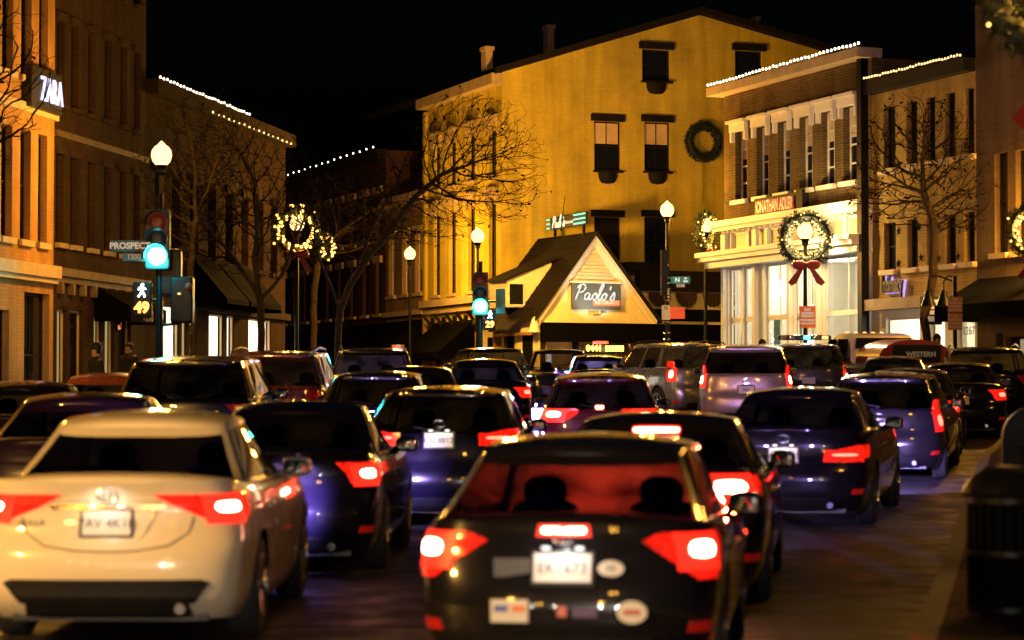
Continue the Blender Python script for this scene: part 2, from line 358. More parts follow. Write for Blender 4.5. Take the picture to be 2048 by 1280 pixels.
KINDS = dict(
    sedan=dict(yr=[(.18, .22), (.24, .12), (.34, .03), (.46, 0), (.58, .0), (.66, .035), (.70, .085), (.78, .10), (.90, .11), (.99, .085), (1.04, .06)],
               yf=[(.18, .18), (.3, .03), (.5, 0), (.62, .06), (.75, .25), (.9, .5)], w=[(.18, .90), (.3, .965), (.5, .99), (.66, 1), (.8, .985), (.92, .955), (1.04, .90)],
               zs=[(0, 1.045), (.25, 1.05), (.7, 1.0), (1.6, .965), (3.0, .955), (3.5, .93), (4.2, .82), (4.8, .68)], gh=(.60, 1.32, 1.30, 2.05), gw=(.90, .645), win=[(.09, .44), (.475, .93)], H=1.46),
    coupe=dict(yr=[(.18, .2), (.26, .08), (.36, .02), (.50, 0), (.62, .02), (.72, .05), (.78, .06), (.88, .09), (.98, .10), (1.02, .09)],
               yf=[(.18, .18), (.3, .03), (.5, 0), (.62, .06), (.75, .25), (.9, .5)], w=[(.18, .90), (.3, .965), (.5, .99), (.7, 1), (.82, .985), (.92, .95), (1.02, .90)],
               zs=[(0, 1.0), (.25, 1.01), (.7, .98), (1.6, .95), (2.7, .94), (3.1, .92), (3.7, .82), (4.3, .68)], gh=(.20, .98, 1.15, 1.85), gw=(.90, .66), win=[(.10, .42), (.46, .93)], H=1.42),
    liftback=dict(yr=[(.18, .2), (.26, .08), (.36, .02), (.50, 0), (.62, .02), (.72, .05), (.78, .06), (.88, .09), (.95, .10)],
               yf=[(.18, .18), (.3, .03), (.5, 0), (.62, .06), (.75, .25), (.9, .5)], w=[(.18, .90), (.3, .965), (.5, .99), (.7, 1), (.82, .985), (.92, .95), (1.02, .90)],
               zs=[(0, .955), (.25, .96), (.7, .93), (1.6, .90), (2.7, .88), (3.1, .87), (3.7, .80), (4.3, .68)], gh=(.16, .86, 1.15, 1.85), gw=(.91, .69), win=[(.10, .42), (.46, .93)], H=1.42),
    hatch=dict(yr=[(.18, .2), (.26, .08), (.36, .02), (.50, 0), (.62, .015), (.70, .05), (.76, .06), (.86, .07), (.96, .085), (1.0, .095)],
               yf=[(.18, .18), (.3, .03), (.5, 0), (.65, .05), (.8, .25), (.95, .5)], w=[(.18, .90), (.3, .965), (.5, .99), (.7, 1), (.82, .985), (.92, .955), (1.02, .91)],
               zs=[(0, .99), (.5, .99), (1.5, .965), (2.7, .95), (3.1, .93), (3.8, .84), (4.5, .70)], gh=(.12, .62, 1.15, 1.85), gw=(.91, .69), win=[(.03, .26), (.30, .58), (.61, .94)], H=1.5),
    suv=dict(yr=[(.24, .2), (.30, .08), (.42, .01), (.56, 0), (.70, .01), (.78, .05), (.84, .06), (.96, .065), (1.08, .075), (1.14, .085)],
             yf=[(.22, .18), (.34, .03), (.6, 0), (.8, .04), (.95, .14), (1.1, .4)], w=[(.22, .91), (.36, .97), (.56, .99), (.8, 1), (.94, .985), (1.06, .96), (1.14, .93)],
             zs=[(0, 1.12), (.5, 1.12), (1.5, 1.09), (2.8, 1.07), (3.3, 1.06), (4.0, 1.0), (4.7, .86)], gh=(.10, .42, 1.25, 1.85), gw=(.935, .76), win=[(.03, .25), (.29, .57), (.60, .94)], H=1.72))
def spl(tab, x):
    n = len(tab)
    if x <= tab[0][0]: return tab[0][1]
    if x >= tab[-1][0]: return tab[-1][1]
    for i in range(n - 1):
        if x <= tab[i + 1][0]:
            (x0, y0), (x1, y1) = tab[i], tab[i + 1]; t = (x - x0) / (x1 - x0); t = t * t * (3 - 2 * t) * .5 + t * .5
            return y0 + (y1 - y0) * t
CARS = []
def car(label, cx, d, head, kind, pnt, W=1.8, H=None, L=4.5, lamps='std', on='dim', group='cars queuing up the street', cat='car', name='car', plate='', stopz=None, X=None,
        facing=1, gls='glass_car', rails=False, exhaust=True, emblem=True, pl_on=0., trim=True, mirror_mat=None, heads=0, back=0, spill=None, head_col=(.44, .30, 1.), zlamp=None, lampspec=None, plate_z=None, valance=True, reflectors=True, roofcol=None):
    K = KINDS[kind]; H = H or K['H']; sz = H / K['H']; hw = W / 2
    x = vx_at(cx, d) if X is None else X
    slope = atan2(g(d + 3) - g(d), 3)
    hd = R(-head) + (0 if facing > 0 else pi)
    root = thing(name, label, cat, (x, d, g(d)), (slope * facing, 0, hd), group)
    root.rotation_mode = 'XYZ'
    zsc = sz
    yr = lambda z: spl(K['yr'], z / zsc); yf = lambda z: spl(K['yf'], z / zsc); wz = lambda z: spl(K['w'], z / zsc) * hw
    zs = lambda y: spl([(a * (L / 4.6), b) for a, b in K['zs']], y) * zsc
    rw = .325 * (1.1 if kind == 'suv' else 1.0) * min(sz, 1.06); ra = rw + .05
    ax = (.88 if kind != 'sedan' else 1.02, L - .90); z0 = K['yr'][0][0] * zsc
    pr = perim(L, .42, .42, arches=[(a, ra) for a in ax])
    fall = lambda q: max(0., 1 - q / 1.0) ** 1.2
    def S(sx, y0, z):
        tp = 1 - .075 * abs((y0 - L / 2) / (L / 2)) ** 3
        return Vector((sx * wz(z) * tp, y0 + yr(z) * fall(y0) - yf(z) * fall(L - y0), z))
    # arc length along the outline, for laying lamps on the surface
    cum = [0.]
    for i in range(1, len(pr)): cum.append(cum[-1] + sqrt(((pr[i][0] - pr[i-1][0]) * hw) ** 2 + (pr[i][1] - pr[i-1][1]) ** 2))
    def at(p):
        p = max(0, min(p, cum[-1]))
        for i in range(1, len(cum)):
            if p <= cum[i]:
                t = (p - cum[i-1]) / max(cum[i] - cum[i-1], 1e-6); return pr[i-1][0] + (pr[i][0] - pr[i-1][0]) * t, pr[i-1][1] + (pr[i][1] - pr[i-1][1]) * t
    def SP(p, z, off=0.):
        a = S(*at(p), z)
        if off:
            n = (S(*at(p + .03), z) - S(*at(max(p - .03, 0)), z)).cross(S(*at(p), z + .02) - S(*at(p), z - .02))
            if n.length > 1e-9: a = a + n.normalized() * off
        return a
    def patch(rows, off, side, mb=None, m=8, skirt=True):
        """panel laid on the body: rows of (height, inner, outer) measured along the outline from the rear centre"""
        mb = mb or MB(); rr = []
        R2 = []
        for i in range(len(rows) - 1):
            for k in range(3): t = k / 3; R2.append(tuple(rows[i][j] + (rows[i+1][j] - rows[i][j]) * t for j in range(3)))
        R2.append(rows[-1])
        def pt(z, p, o):
            q = SP(abs(p), z, o); return Vector((q.x * side * (1 if p >= 0 else -1), q.y, q.z))
        for z, p0, p1 in R2: rr.append([pt(z, p0 + (p1 - p0) * k / m, off) for k in range(m + 1)])
        idx = [mb.add(r) for r in rr]
        for i in range(len(idx) - 1):
            for k in range(m): mb.f.append((idx[i] + k, idx[i] + k + 1, idx[i+1] + k + 1, idx[i+1] + k))
        if skirt:
            ring = [(i, 0) for i in range(len(R2))] + [(len(R2) - 1, k) for k in range(1, m + 1)] + [(i, m) for i in range(len(R2) - 2, -1, -1)] + [(0, k) for k in range(m - 1, 0, -1)]
            low = []
            for i, k in ring: z, p0, p1 = R2[i]; low.append(pt(z, p0 + (p1 - p0) * k / m, -.02))
            j = mb.add(low)
            for a in range(len(ring)):
                b = (a + 1) % len(ring); mb.f.append((idx[ring[a][0]] + ring[a][1], idx[ring[b][0]] + ring[b][1], j + b, j + a))
        return mb
    # ---- lower body
    vs = [0, .05, .10, .17, .24, .31, .38, .45, .52, .58, .64, .70, .76, .82, .88, .93, .97, 1]
    def zb(sx, y):
        if sx > .97:
            for a in ax:
                if abs(y - a) <= ra + .001: return max(z0, rw + sqrt(max(ra * ra - (y - a) ** 2, 0)))
        return z0
    mb = MB(); ringsR, ringsL = [], []
    for sx, y, _ in pr:
        b, t = zb(sx, y), zs(y)
        col = [S(sx, y, b + (t - b) * v) for v in vs]
        ringsR.append(mb.add(col)); ringsL.append(mb.add([Vector((-q.x, q.y, q.z)) for q in col]))
    nv = len(vs)
    for i in range(len(pr) - 1):
        for k in range(nv - 1):
            a, b = ringsR[i], ringsR[i+1]; mb.f.append((a + k, b + k, b + k + 1, a + k + 1))
            a, b = ringsL[i], ringsL[i+1]; mb.f.append((a + k, a + k + 1, b + k + 1, b + k))
    fr = [-1, -.93, -.8, -.5, 0, .5, .8, .93, 1]; prev = None
    for i, (sx, y, _) in enumerate(pr):
        q = mb.v[ringsR[i] + nv - 1]
        row = mb.add([(f * q[0], q[1], q[2] + .045 * (1 - abs(f) ** 2.6) * min(1, q[0] / hw * 1.3)) for f in fr])
        if prev is not None:
            for k in range(len(fr) - 1): mb.f.append((prev + k, prev + k + 1, row + k + 1, row + k))
        prev = row
    body = mb.build('body', pnt, root, smooth=38)
    # ---- cabin
    yrb, yrt, fb, ft = K['gh']; wb, wt = K['gw']; fb, ft = L - fb * L / 4.6, L - ft * L / 4.6
    lv = [0, .10, .22, .36, .5, .64, .78, .88, .95, 1.0]
    zr = lambda y: H - .055 - .035 * ((y - (yrt + ft) / 2) / ((ft - yrt) / 2)) ** 2 * (1 if kind in ('suv', 'hatch') else 1.7)
    base = perim(1., .12, .12, n=3.6, bow=.0, ns=26)
    cab = MB(); gb = {}
    rows = []
    for t in lv:
        ya = yrb + (yrt - yrb) * t ** 1.08; yb = fb + (ft - fb) * t ** 1.05; Lg = yb - ya; w = hw * (wb + (wt - wb) * t ** 1.15); row = []
        for sx, y, s in base:
            if s == 'R': yy = ya + (y / .12) * .34 * (1 - .25 * t)
            elif s == 'F': yy = yb - ((1 - y) / .12) * .40 * (1 - .2 * t)
            else:
                q = (y - .12) / .76; lo, hi = ya + .34 * (1 - .25 * t), yb - .40 * (1 - .2 * t); yy = lo + (hi - lo) * q
            z = zs(yy) - .012 + t * (zr(yy) - zs(yy) + .012)
            row.append(Vector((sx * w * (1 - .03 * abs(y * 2 - 1) ** 2), yy, z)))
        rows.append(row)
    def where(i, k):
        sx0, ya_, s0 = base[i]; sx1, yb_, s1 = base[i+1]; t = (lv[k] + lv[k+1]) / 2
        if not .09 < t < .90: return None
        if s0 == 'R' and s1 == 'R' and max(sx0, sx1) < .955: return 'rear_window'
        if s0 == 'F' and s1 == 'F' and max(sx0, sx1) < .96: return 'windscreen'
        q = ((ya_ + yb_) / 2)
        for j, (a, b) in enumerate(K['win']):
            if a < q < b: return ('side_window', j)
        return None
    for sgn in (1, -1):
        for i in range(len(base) - 1):
            for k in range(len(lv) - 1):
                q = [rows[k][i], rows[k][i+1], rows[k+1][i+1], rows[k+1][i]]
                if sgn < 0: q = [Vector((-p.x, p.y, p.z)) for p in reversed(q)]
                wh = where(i, k)
                if wh: gb.setdefault(wh if isinstance(wh, str) else (wh[0], wh[1], sgn), MB()).face(q)
                else: cab.face(q)
    prev = None
    for i in range(len(base)):
        q = rows[-1][i]; row = cab.add([(f * q.x, q.y, q.z + .055 * (1 - abs(f) ** 2.4) * min(1, q.x / hw * 1.6)) for f in fr])
        if prev is not None:
            for k in range(len(fr) - 1): cab.f.append((prev + k, prev + k + 1, row + k + 1, row + k))
        prev = row
    import bmesh
    def weld(o):
        bm = bmesh.new(); bm.from_mesh(o.data); bmesh.ops.remove_doubles(bm, verts=bm.verts, dist=.0008); bm.to_mesh(o.data); bm.free()
        o.data.polygons.foreach_set('use_smooth', [True] * len(o.data.polygons)); o.data.set_sharp_from_angle(angle=R(42))
    weld(cab.build('roof', roofcol or pnt, root)); weld(body)
    for k, b in gb.items():
        o = b.build(k if isinstance(k, str) else k[0], gls if (k == 'rear_window' or (not isinstance(k, str) and k[1] < 2 and kind == 'suv')) else (('windscreen_film' if kind == 'liftback' else 'windscreen') if k == 'windscreen' else 'glass_car'), root); weld(o)
    # black window surround at the rear
    if trim:                                                       # bright strips round the glass catch the street lamps
        for s in (1, -1):
            si = [i for i, q in enumerate(base) if q[2] == 'S']
            mb = MB(); off = Vector((s * .006, 0, 0))
            fl_ = lambda p: Vector((s * p.x, p.y, p.z)) + off
            mb.tube([fl_(rows[1][i]) for i in si], .010, 6, True); mb.build('window_trim', 'chrome', root, smooth=60)
            mb = MB(); mb.tube([fl_(rows[-2][i]) for i in si], .009, 6, True); mb.build('roof_gutter', pnt, root, smooth=60)
            cr_ = max(i for i, q in enumerate(base) if q[2] == 'R')
            mb = MB(); mb.tube([fl_(rows[k][cr_]) for k in range(1, len(lv) - 1)], .008, 6, True); mb.build('pillar_strip', pnt, root, smooth=60)
    # ---- seats and head rests
    zc = zs(L * .5)
    for y, xs, hr in ((L * .52, (-.36, .36), 1), (yrb + (yrt - yrb) * .8 + .42, (-.42, .42), 0)):
        if not hr and kind in ('coupe', 'liftback'): continue
        for sx in xs:
            mb = MB(); mb.rbox(sx - .22, sx + .22, y, y + .14, zc - .16, zc + .10 * hr, .7); o = mb.build('seat', 'seat', root, smooth=40)
            mb = MB(); mb.rbox(sx - (.14 if hr else .12), sx + (.14 if hr else .12), y + .01, y + .10, zc + (.04 if hr else .0) * sz, zc + ((.25 if hr else .12)) * sz, .8); mb.build('head_rest', 'seat', o, smooth=40)
    # ---- underside and wheels
    mb = MB(); mb.box(-hw + .27, hw - .27, .22, L - .25, .17 * zsc, .62); mb.build('underbody', 'black', root)
    for y in ax:
        for s in (1, -1): copy_wheel(root, s * (hw - .125), y, rw, s < 0)
    if valance:
        mb = MB()
        patch([(z0 + .01, -hw * .72, hw * .72), (z0 + .10, -hw * .66, hw * .66), (z0 + .155, -hw * .60, hw * .60)], .006, 1, mb, m=16); mb.build('rear_valance', 'black', root, smooth=40)
    # ---- lamps
    hwp = cum[[i for i, q in enumerate(pr) if q[2] == 'R'][-1]]               # outline length at the end of the rear corner
    zl = (zlamp or {'sedan': .86, 'coupe': .80, 'liftback': .80, 'hatch': .86, 'suv': 1.0}[kind]) * (zsc if zlamp is None else 1)
    spec = lampspec or {
        'std': ([(zl - .09, hwp - .50, hwp - .02), (zl, hwp - .54, hwp + .10), (zl + .09, hwp - .62, hwp + .12)], [(zl - .055, hwp - .42, hwp - .22), (zl + .04, hwp - .43, hwp - .20)]),
        'wide': ([(zl - .08, hwp - .52, hwp - .02), (zl, hwp - .72, hwp + .12), (zl + .075, hwp - .86, hwp + .16)], [(zl - .05, hwp - .45, hwp - .23), (zl + .035, hwp - .47, hwp - .21)]),
        'tall': ([(zl - .22, hwp - .34, hwp - .08), (zl - .05, hwp - .36, hwp + .02), (zl + .16, hwp - .28, hwp + .02), (zl + .22, hwp - .26, hwp)], [(zl - .17, hwp - .30, hwp - .15), (zl + .02, hwp - .30, hwp - .14)]),
        'bar': ([(zl - .035, hwp - .75, hwp - .05), (zl + .035, hwp - .72, hwp + .06), (zl + .10, hwp - .36, hwp + .08)], [(zl - .018, hwp - .70, hwp - .33), (zl + .02, hwp - .68, hwp - .32)]),
    }[lamps]
    lens = {'dim': 'tail_dim', 'on': 'tail_on', 'soft': 'tail_on'}[on]
    for s in (1, -1):
        o = patch(spec[0], .012, s).build('tail_lamp', lens, root, smooth=40)
        for c_ in spec[1:]:
            if on == 'on' or on == 'soft':
                z_a, z_b = c_[0], c_[-1]; e = .06
                patch([(z_a[0] - e, z_a[1] - e, z_a[2] + e), (z_b[0] + e * .6, z_b[1] - e, z_b[2] + e)], .016, s, m=6).build('lamp_halo_patch', 'tail_mid' if on == 'on' else 'tail_on', o, smooth=40)  # added glowing patch round the bulb, imitates its red halo
            za, zc2 = c_[0], c_[-1]; hh, zm_ = (zc2[0] - za[0]) / 2 * .80, (zc2[0] + za[0]) / 2; pm_ = (za[1] + za[2] + zc2[1] + zc2[2]) / 4; hwd = (za[2] - za[1] + zc2[2] - zc2[1]) / 4 * .82
            c_ = [(zm_ + hh * sin(q_), pm_ - hwd * max(.05, cos(q_)) ** .45, pm_ + hwd * max(.05, cos(q_)) ** .45) for q_ in [-pi / 2 + pi * k_ / 6 for k_ in range(7)]]
            patch(c_, .022, s, m=5).build('lamp_bulb', {'dim': 'reflector', 'on': 'tail_core', 'soft': 'tail_soft'}[on], o, smooth=40)
        if back: light('SPOT', (s * hw * .72, -.22, zl), (1, .035, .015), back, root, 'brake_lamp_light', .07, 75, (s * hw * .55, -4, zl + .35))
        if reflectors:
            zz = .40 * zsc; patch([(zz - .028, hwp - .42, hwp - .26), (zz + .028, hwp - .40, hwp - .22)], .008, s, m=4).build('reflector', 'reflector', root)
        # front lamps
        zf = (.86 if kind == 'suv' else .66) * zsc; pf = cum[-1] - hwp
        patch([(zf - .07, pf - .16, pf + .36), (zf + .05, pf - .22, pf + .30)], .01, s).build('headlight', 'head' if heads == 3 else 'lens_clear', root, smooth=40)
    if stopz is not None:
        zz, wd = stopz
        if zz < zs(0) - .02: bl = patch([(zz - .032, -wd - .04, wd + .04), (zz + .032, -wd - .03, wd + .03)], .012, 1, m=10).build('brake_light', 'tail_mid' if on != 'dim' else 'tail_dim', root); patch([(zz - .015, -wd, wd), (zz, -wd - .01, wd + .01), (zz + .015, -wd, wd)], .018, 1, m=10).build('lamp_bulb', 'stop' if on != 'dim' else 'tail_dim', bl)
        else:
            t = (zz - zs(yrb)) / (zr(yrt) - zs(yrb)); yy = yrb + (yrt - yrb) * t ** 1.08 - .02
            mb = MB(); mb.rbox(-wd, wd, yy - .02, yy + .05, zz - .034, zz + .034, .35); bl = mb.build('brake_light', 'tail_mid' if on != 'dim' else 'tail_dim', root); mb = MB(); mb.rbox(-wd * .94, wd * .94, yy - .03, yy, zz - .018, zz + .018, .35); mb.build('lamp_bulb', 'stop' if on != 'dim' else 'tail_dim', bl)
    # ---- number plate, emblem, handles, mirrors, exhaust
    zp = plate_z if plate_z is not None else {'sedan': .74, 'coupe': .70, 'liftback': .70, 'hatch': .74, 'suv': .84}[kind] * zsc
    yp = S(0, 0, zp).y; tilt = atan2(S(0, 0, zp + .07).y - S(0, 0, zp - .07).y, .14)
    if facing > 0:
        pm = Matrix.Translation((0, yp - .016, zp)) @ Matrix.Rotation(-tilt, 4, 'X')
        mb = MB(); mb.box(-.17, .17, -.002, .03, -.095, .095, pm); rec = mb.build('plate_recess', 'black', root)
        mb = MB(); mb.box(-.1525, .1525, -.012, -.004, -.076, .076, pm); pl = mb.build('license_plate', 'plate', root)
        if plate: text('plate_number', plate, .085, 'ink', pm @ Matrix.Translation((0, -.0135, -.005)) @ Matrix.Rotation(pi / 2, 4, 'X'), pl, ext=.0008)
        for s in (-1, 1):
            mb = MB(); mb.box(s * .09 - .02, s * .09 + .02, -.03, 0, .098, .11, pm); mb.build('plate_lamp', M['plate_lamp'] if pl_on and 'plate_lamp' in M else 'lens_clear', root)
        if pl_on: light('SPOT', (0, yp - .16, zp + .17), (1, .96, .90), pl_on, root, 'plate_lamp_light', .02, 150, (0, yp + .05, zp - .04))
    if emblem:
        ze = zp + .17 * zsc; ye = S(0, 0, ze).y
        mb = MB()
        for k in range(24):
            a0, a1 = 2 * pi * k / 24, 2 * pi * (k + 1) / 24
            mb.tube([(.06 * cos(a0), ye - .012, ze + .042 * sin(a0)), (.06 * cos(a1), ye - .012, ze + .042 * sin(a1))], .007, 5, False)
            mb.tube([(.022 * cos(a0), ye - .012, ze + .038 * sin(a0)), (.022 * cos(a1), ye - .012, ze + .038 * sin(a1))], .006, 5, False)
        mb.build('emblem', 'chrome', root, smooth=40)
    lo, hi = yrb + .34, fb - .40
    for s in (1, -1):
        ym = fb - .52; zm = zs(ym) + .07
        mb = MB(); mb.rbox(s * (hw + .015) - .11, s * (hw + .015) + .11, ym - .02, ym + .17, zm - .075, zm + .075, .6)
        mb.tube([(s * (hw - .12), ym + .08, zm - .05), (s * (hw), ym + .08, zm - .03)], .03, 6); o = mb.build('side_mirror', mirror_mat or pnt, root, smooth=40)
        mb = MB(); mb.rbox(s * (hw + .015) - .09, s * (hw + .015) + .09, ym - .026, ym - .012, zm - .055, zm + .055, .4); mb.build('mirror_glass', 'mirror', o)
        for a in ((.30, .60) if kind != 'coupe' else (.42,)):
            yh = lo + (hi - lo) * a; zh = zs(yh) - .14 * zsc; xx = S(1, yh, zh).x
            mb = MB(); mb.rbox(s * xx - .014, s * xx + .024, yh - .1, yh + .1, zh - .02, zh + .02, .5); mb.build('door_handle', pnt, root, smooth=40)
        # door shut lines and sill
        mb = MB()
        for yy in (lo + (hi - lo) * q for q in ((.48, .97) if kind != 'coupe' else (.40, .97))):
            cc = [S(1, yy, z0 + .08 + (zs(yy) - z0 - .09) * k / 8) for k in range(9)]
            i0 = mb.add([Vector((s * (q.x + .003), q.y - .007, q.z)) for q in cc]); i1 = mb.add([Vector((s * (q.x + .003), q.y + .007, q.z)) for q in cc])
            for k in range(8): mb.f.append((i0 + k, i1 + k, i1 + k + 1, i0 + k + 1))
        mb.build('door_seam', 'black', root)
        if rails:
            a, b = yrt + .25, ft - .15; w = hw * wt * .93
            mb = MB(); mb.tube([(s * w, a, zr(a) + .0), (s * w, a + .12, zr(a) + .075), (s * w, (a + b) / 2, H + .04), (s * w, b - .12, zr(b) + .075), (s * w, b, zr(b))], .018, 6); mb.build('roof_rail', 'black', root, smooth=40)
    if exhaust and facing > 0:
        mb = MB(); mb.lathe([(.034, -.02), (.034, .22), (.026, .22), (.026, -.0)], (hw - .42, .05, .26 * zsc), 14, 'y'); mb.build('exhaust_pipe', 'chrome', root, smooth=40)
    if kind in ('suv', 'hatch'):
        mb = MB(); y = rows[-1][0].y; mb.rbox(-hw * wt * .9, hw * wt * .9, y - .13, y + .16, zr(yrt) - .03, zr(yrt) + .035, .35); mb.build('spoiler', roofcol or pnt, root, smooth=40)
        mb = MB(); t = .14; yy = yrb + (yrt - yrb) * t; zz = zs(yy) + t * (zr(yy) - zs(yy)); mb.tube([(0, yy - .03, zz), (-.28, yy - .02, zz + .04)], [.012, .008], 6); mb.build('rear_wiper', 'black', root)
    if heads:
        for s in (1, -1):
            light('SPOT', (s * (hw - .3), L + .05, .66 * zsc), head_col, heads_power(heads), root, 'headlight_beam', .06, 60, (s * (hw - .3), L + 4, .36), 1.0)
    info = dict(root=root, S=S, SP=SP, patch=patch, zs=zs, hw=hw, L=L, H=H, hwp=hwp, zr=zr, yrt=yrt, yrb=yrb, zsc=zsc, ft=ft)
    CARS.append(info); return info
def heads_power(h): return {1: 2600, 2: 4800, 3: 16000}.get(h, h)
# ---------------------------------------------------------------- ground
def road_material():
    m = mat('asphalt', (.045, .042, .040), .55); nt = m.node_tree; N = nt.nodes; b = N['Principled BSDF']
    tc = N.new('ShaderNodeTexCoord')
    def noise(s, d=6):
        n = N.new('ShaderNodeTexNoise'); n.inputs['Scale'].default_value = s; n.inputs['Detail'].default_value = d; nt.links.new(tc.outputs['Object'], n.inputs['Vector']); return n
    a, f, h = noise(.45), noise(90, 4), noise(2.2)
    cr = N.new('ShaderNodeValToRGB'); cr.color_ramp.elements[0].color = (.011, .011, .011, 1); cr.color_ramp.elements[1].color = (.046, .044, .042, 1); cr.color_ramp.elements[0].position = .3; cr.color_ramp.elements[1].position = .72
    ad = N.new('ShaderNodeMath'); ad.operation = 'MULTIPLY_ADD'; ad.inputs[1].default_value = .5; nt.links.new(f.outputs['Fac'], ad.inputs[0])
    m2 = N.new('ShaderNodeMath'); m2.operation = 'MULTIPLY'; m2.inputs[1].default_value = .5; nt.links.new(a.outputs['Fac'], m2.inputs[0]); nt.links.new(m2.outputs[0], ad.inputs[2])
    nt.links.new(ad.outputs[0], cr.inputs[0]); nt.links.new(cr.outputs[0], b.inputs['Base Color'])
    mr = N.new('ShaderNodeMapRange'); mr.inputs[1].default_value = .35; mr.inputs[2].default_value = .65; mr.inputs[3].default_value = .34; mr.inputs[4].default_value = .75
    nt.links.new(h.outputs['Fac'], mr.inputs[0]); nt.links.new(mr.outputs[0], b.inputs['Roughness'])
    vo = N.new('ShaderNodeTexVoronoi'); vo.inputs['Scale'].default_value = 13; vo.inputs['Randomness'].default_value = 1; nt.links.new(tc.outputs['Object'], vo.inputs['Vector'])
    bp = N.new('ShaderNodeBump'); bp.inputs['Strength'].default_value = .7; bp.inputs['Distance'].default_value = .006
    nt.links.new(f.outputs['Fac'], bp.inputs['Height'])
    sp = N.new('ShaderNodeMapRange'); sp.inputs[1].default_value = .05; sp.inputs[2].default_value = .11; sp.inputs[3].default_value = .9; sp.inputs[4].default_value = 0
    nt.links.new(vo.outputs['Distance'], sp.inputs[0])                    # pale flecks painted in for glints on the road
    cc = N.new('ShaderNodeMath'); cc.operation = 'GREATER_THAN'; cc.inputs[1].default_value = .45; nt.links.new(vo.outputs['Color'], cc.inputs[0])
    cm = N.new('ShaderNodeMath'); cm.operation = 'MULTIPLY'; nt.links.new(sp.outputs[0], cm.inputs[0]); nt.links.new(cc.outputs[0], cm.inputs[1])
    mx = N.new('ShaderNodeMix'); mx.data_type = 'RGBA'; nt.links.new(cm.outputs[0], mx.inputs[0]); nt.links.new(cr.outputs[0], mx.inputs[6]); mx.inputs[7].default_value = (.95, .9, .8, 1); nt.links.new(mx.outputs[2], b.inputs['Base Color']); nt.links.new(bp.outputs[0], b.inputs['Normal'])
    return m
mb = MB(); xs = [-70, -30, -14, -9, -5, -2, 1, 4, 7, 10, 13, 20, 40, 80]; ys = [-40 + 3 * k for k in range(80)]
idx = [mb.add([(x, y, g(y)) for x in xs]) for y in ys]
for j in range(len(ys) - 1):
    for i in range(len(xs) - 1): mb.f.append((idx[j] + i, idx[j] + i + 1, idx[j + 1] + i + 1, idx[j + 1] + i))
tag(mb.build('road', road_material(), smooth=60), kind='structure')
kerb_m = mat('granite_kerb', (.085, .072, .055), .7, var=.25, vscale=9, bump=.4); pave_m = brick('brick_paving', (.10, .055, .036), (.065, .04, .03), (.05, .042, .034), .8)
def densify(pts, st=2.):
    out = []
    for a, b in zip(pts[:-1], pts[1:]):
        n = max(1, int(math.dist(a, b) / st))
        out += [(a[0] + (b[0] - a[0]) * k / n, a[1] + (b[1] - a[1]) * k / n) for k in range(n)]
    return out + [pts[-1]]
def pavement(name, pts, off, kerbname='kerb'):
    """raised pavement: kerb line pts, reaching off metres to the side (sign picks the side)"""
    pts = densify(pts); mb, kb = MB(), MB(); s = 1 if off > 0 else -1; acc = 0
    for i in range(len(pts) - 1):
        (x0, y0), (x1, y1) = pts[i], pts[i + 1]; dl = math.dist(pts[i], pts[i + 1])
        w = .16 * s
        q = lambda x, y, dx, dz: (x + dx, y, g(y) + dz)
        kb.face([q(x0, y0, 0, 0), q(x1, y1, 0, 0), q(x1, y1, 0, .15), q(x0, y0, 0, .15)]); kb.face([q(x0, y0, 0, .15), q(x1, y1, 0, .15), q(x1, y1, w, .15), q(x0, y0, w, .15)])
        mb.face([q(x0, y0, w, .147), q(x1, y1, w, .147), q(x1, y1, off, .147), q(x0, y0, off, .147)], [(acc, 0), (acc + dl, 0), (acc + dl, abs(off)), (acc, abs(off))]); acc += dl
    tag(mb.build(name, pave_m), kind='structure'); tag(kb.build(kerbname, kerb_m), kind='structure')
pavement('pavement', [(-5.5, -24), (-.7, 0), (2.65, 15.8), (5.0, 27), (7.35, 38), (9.5, 46), (11.7, 52), (12.3, 56), (11.2, 60), (8.9, 64.5), (7.3, 69), (6.9, 73)], 14)
pavement('pavement', [(-15, -24), (-9.4, 8), (-8.6, 20), (-8.1, 30), (-8.0, 40), (-8.2, 50), (-7.2, 58), (-6.4, 66), (-5.8, 74), (-6.6, 79)], -14)
pavement('pavement', [(7.5, 84.2), (3, 81.6), (0, 79.5), (-1.8, 79.6), (-3.2, 84), (-7, 94), (-14, 112)], 9)
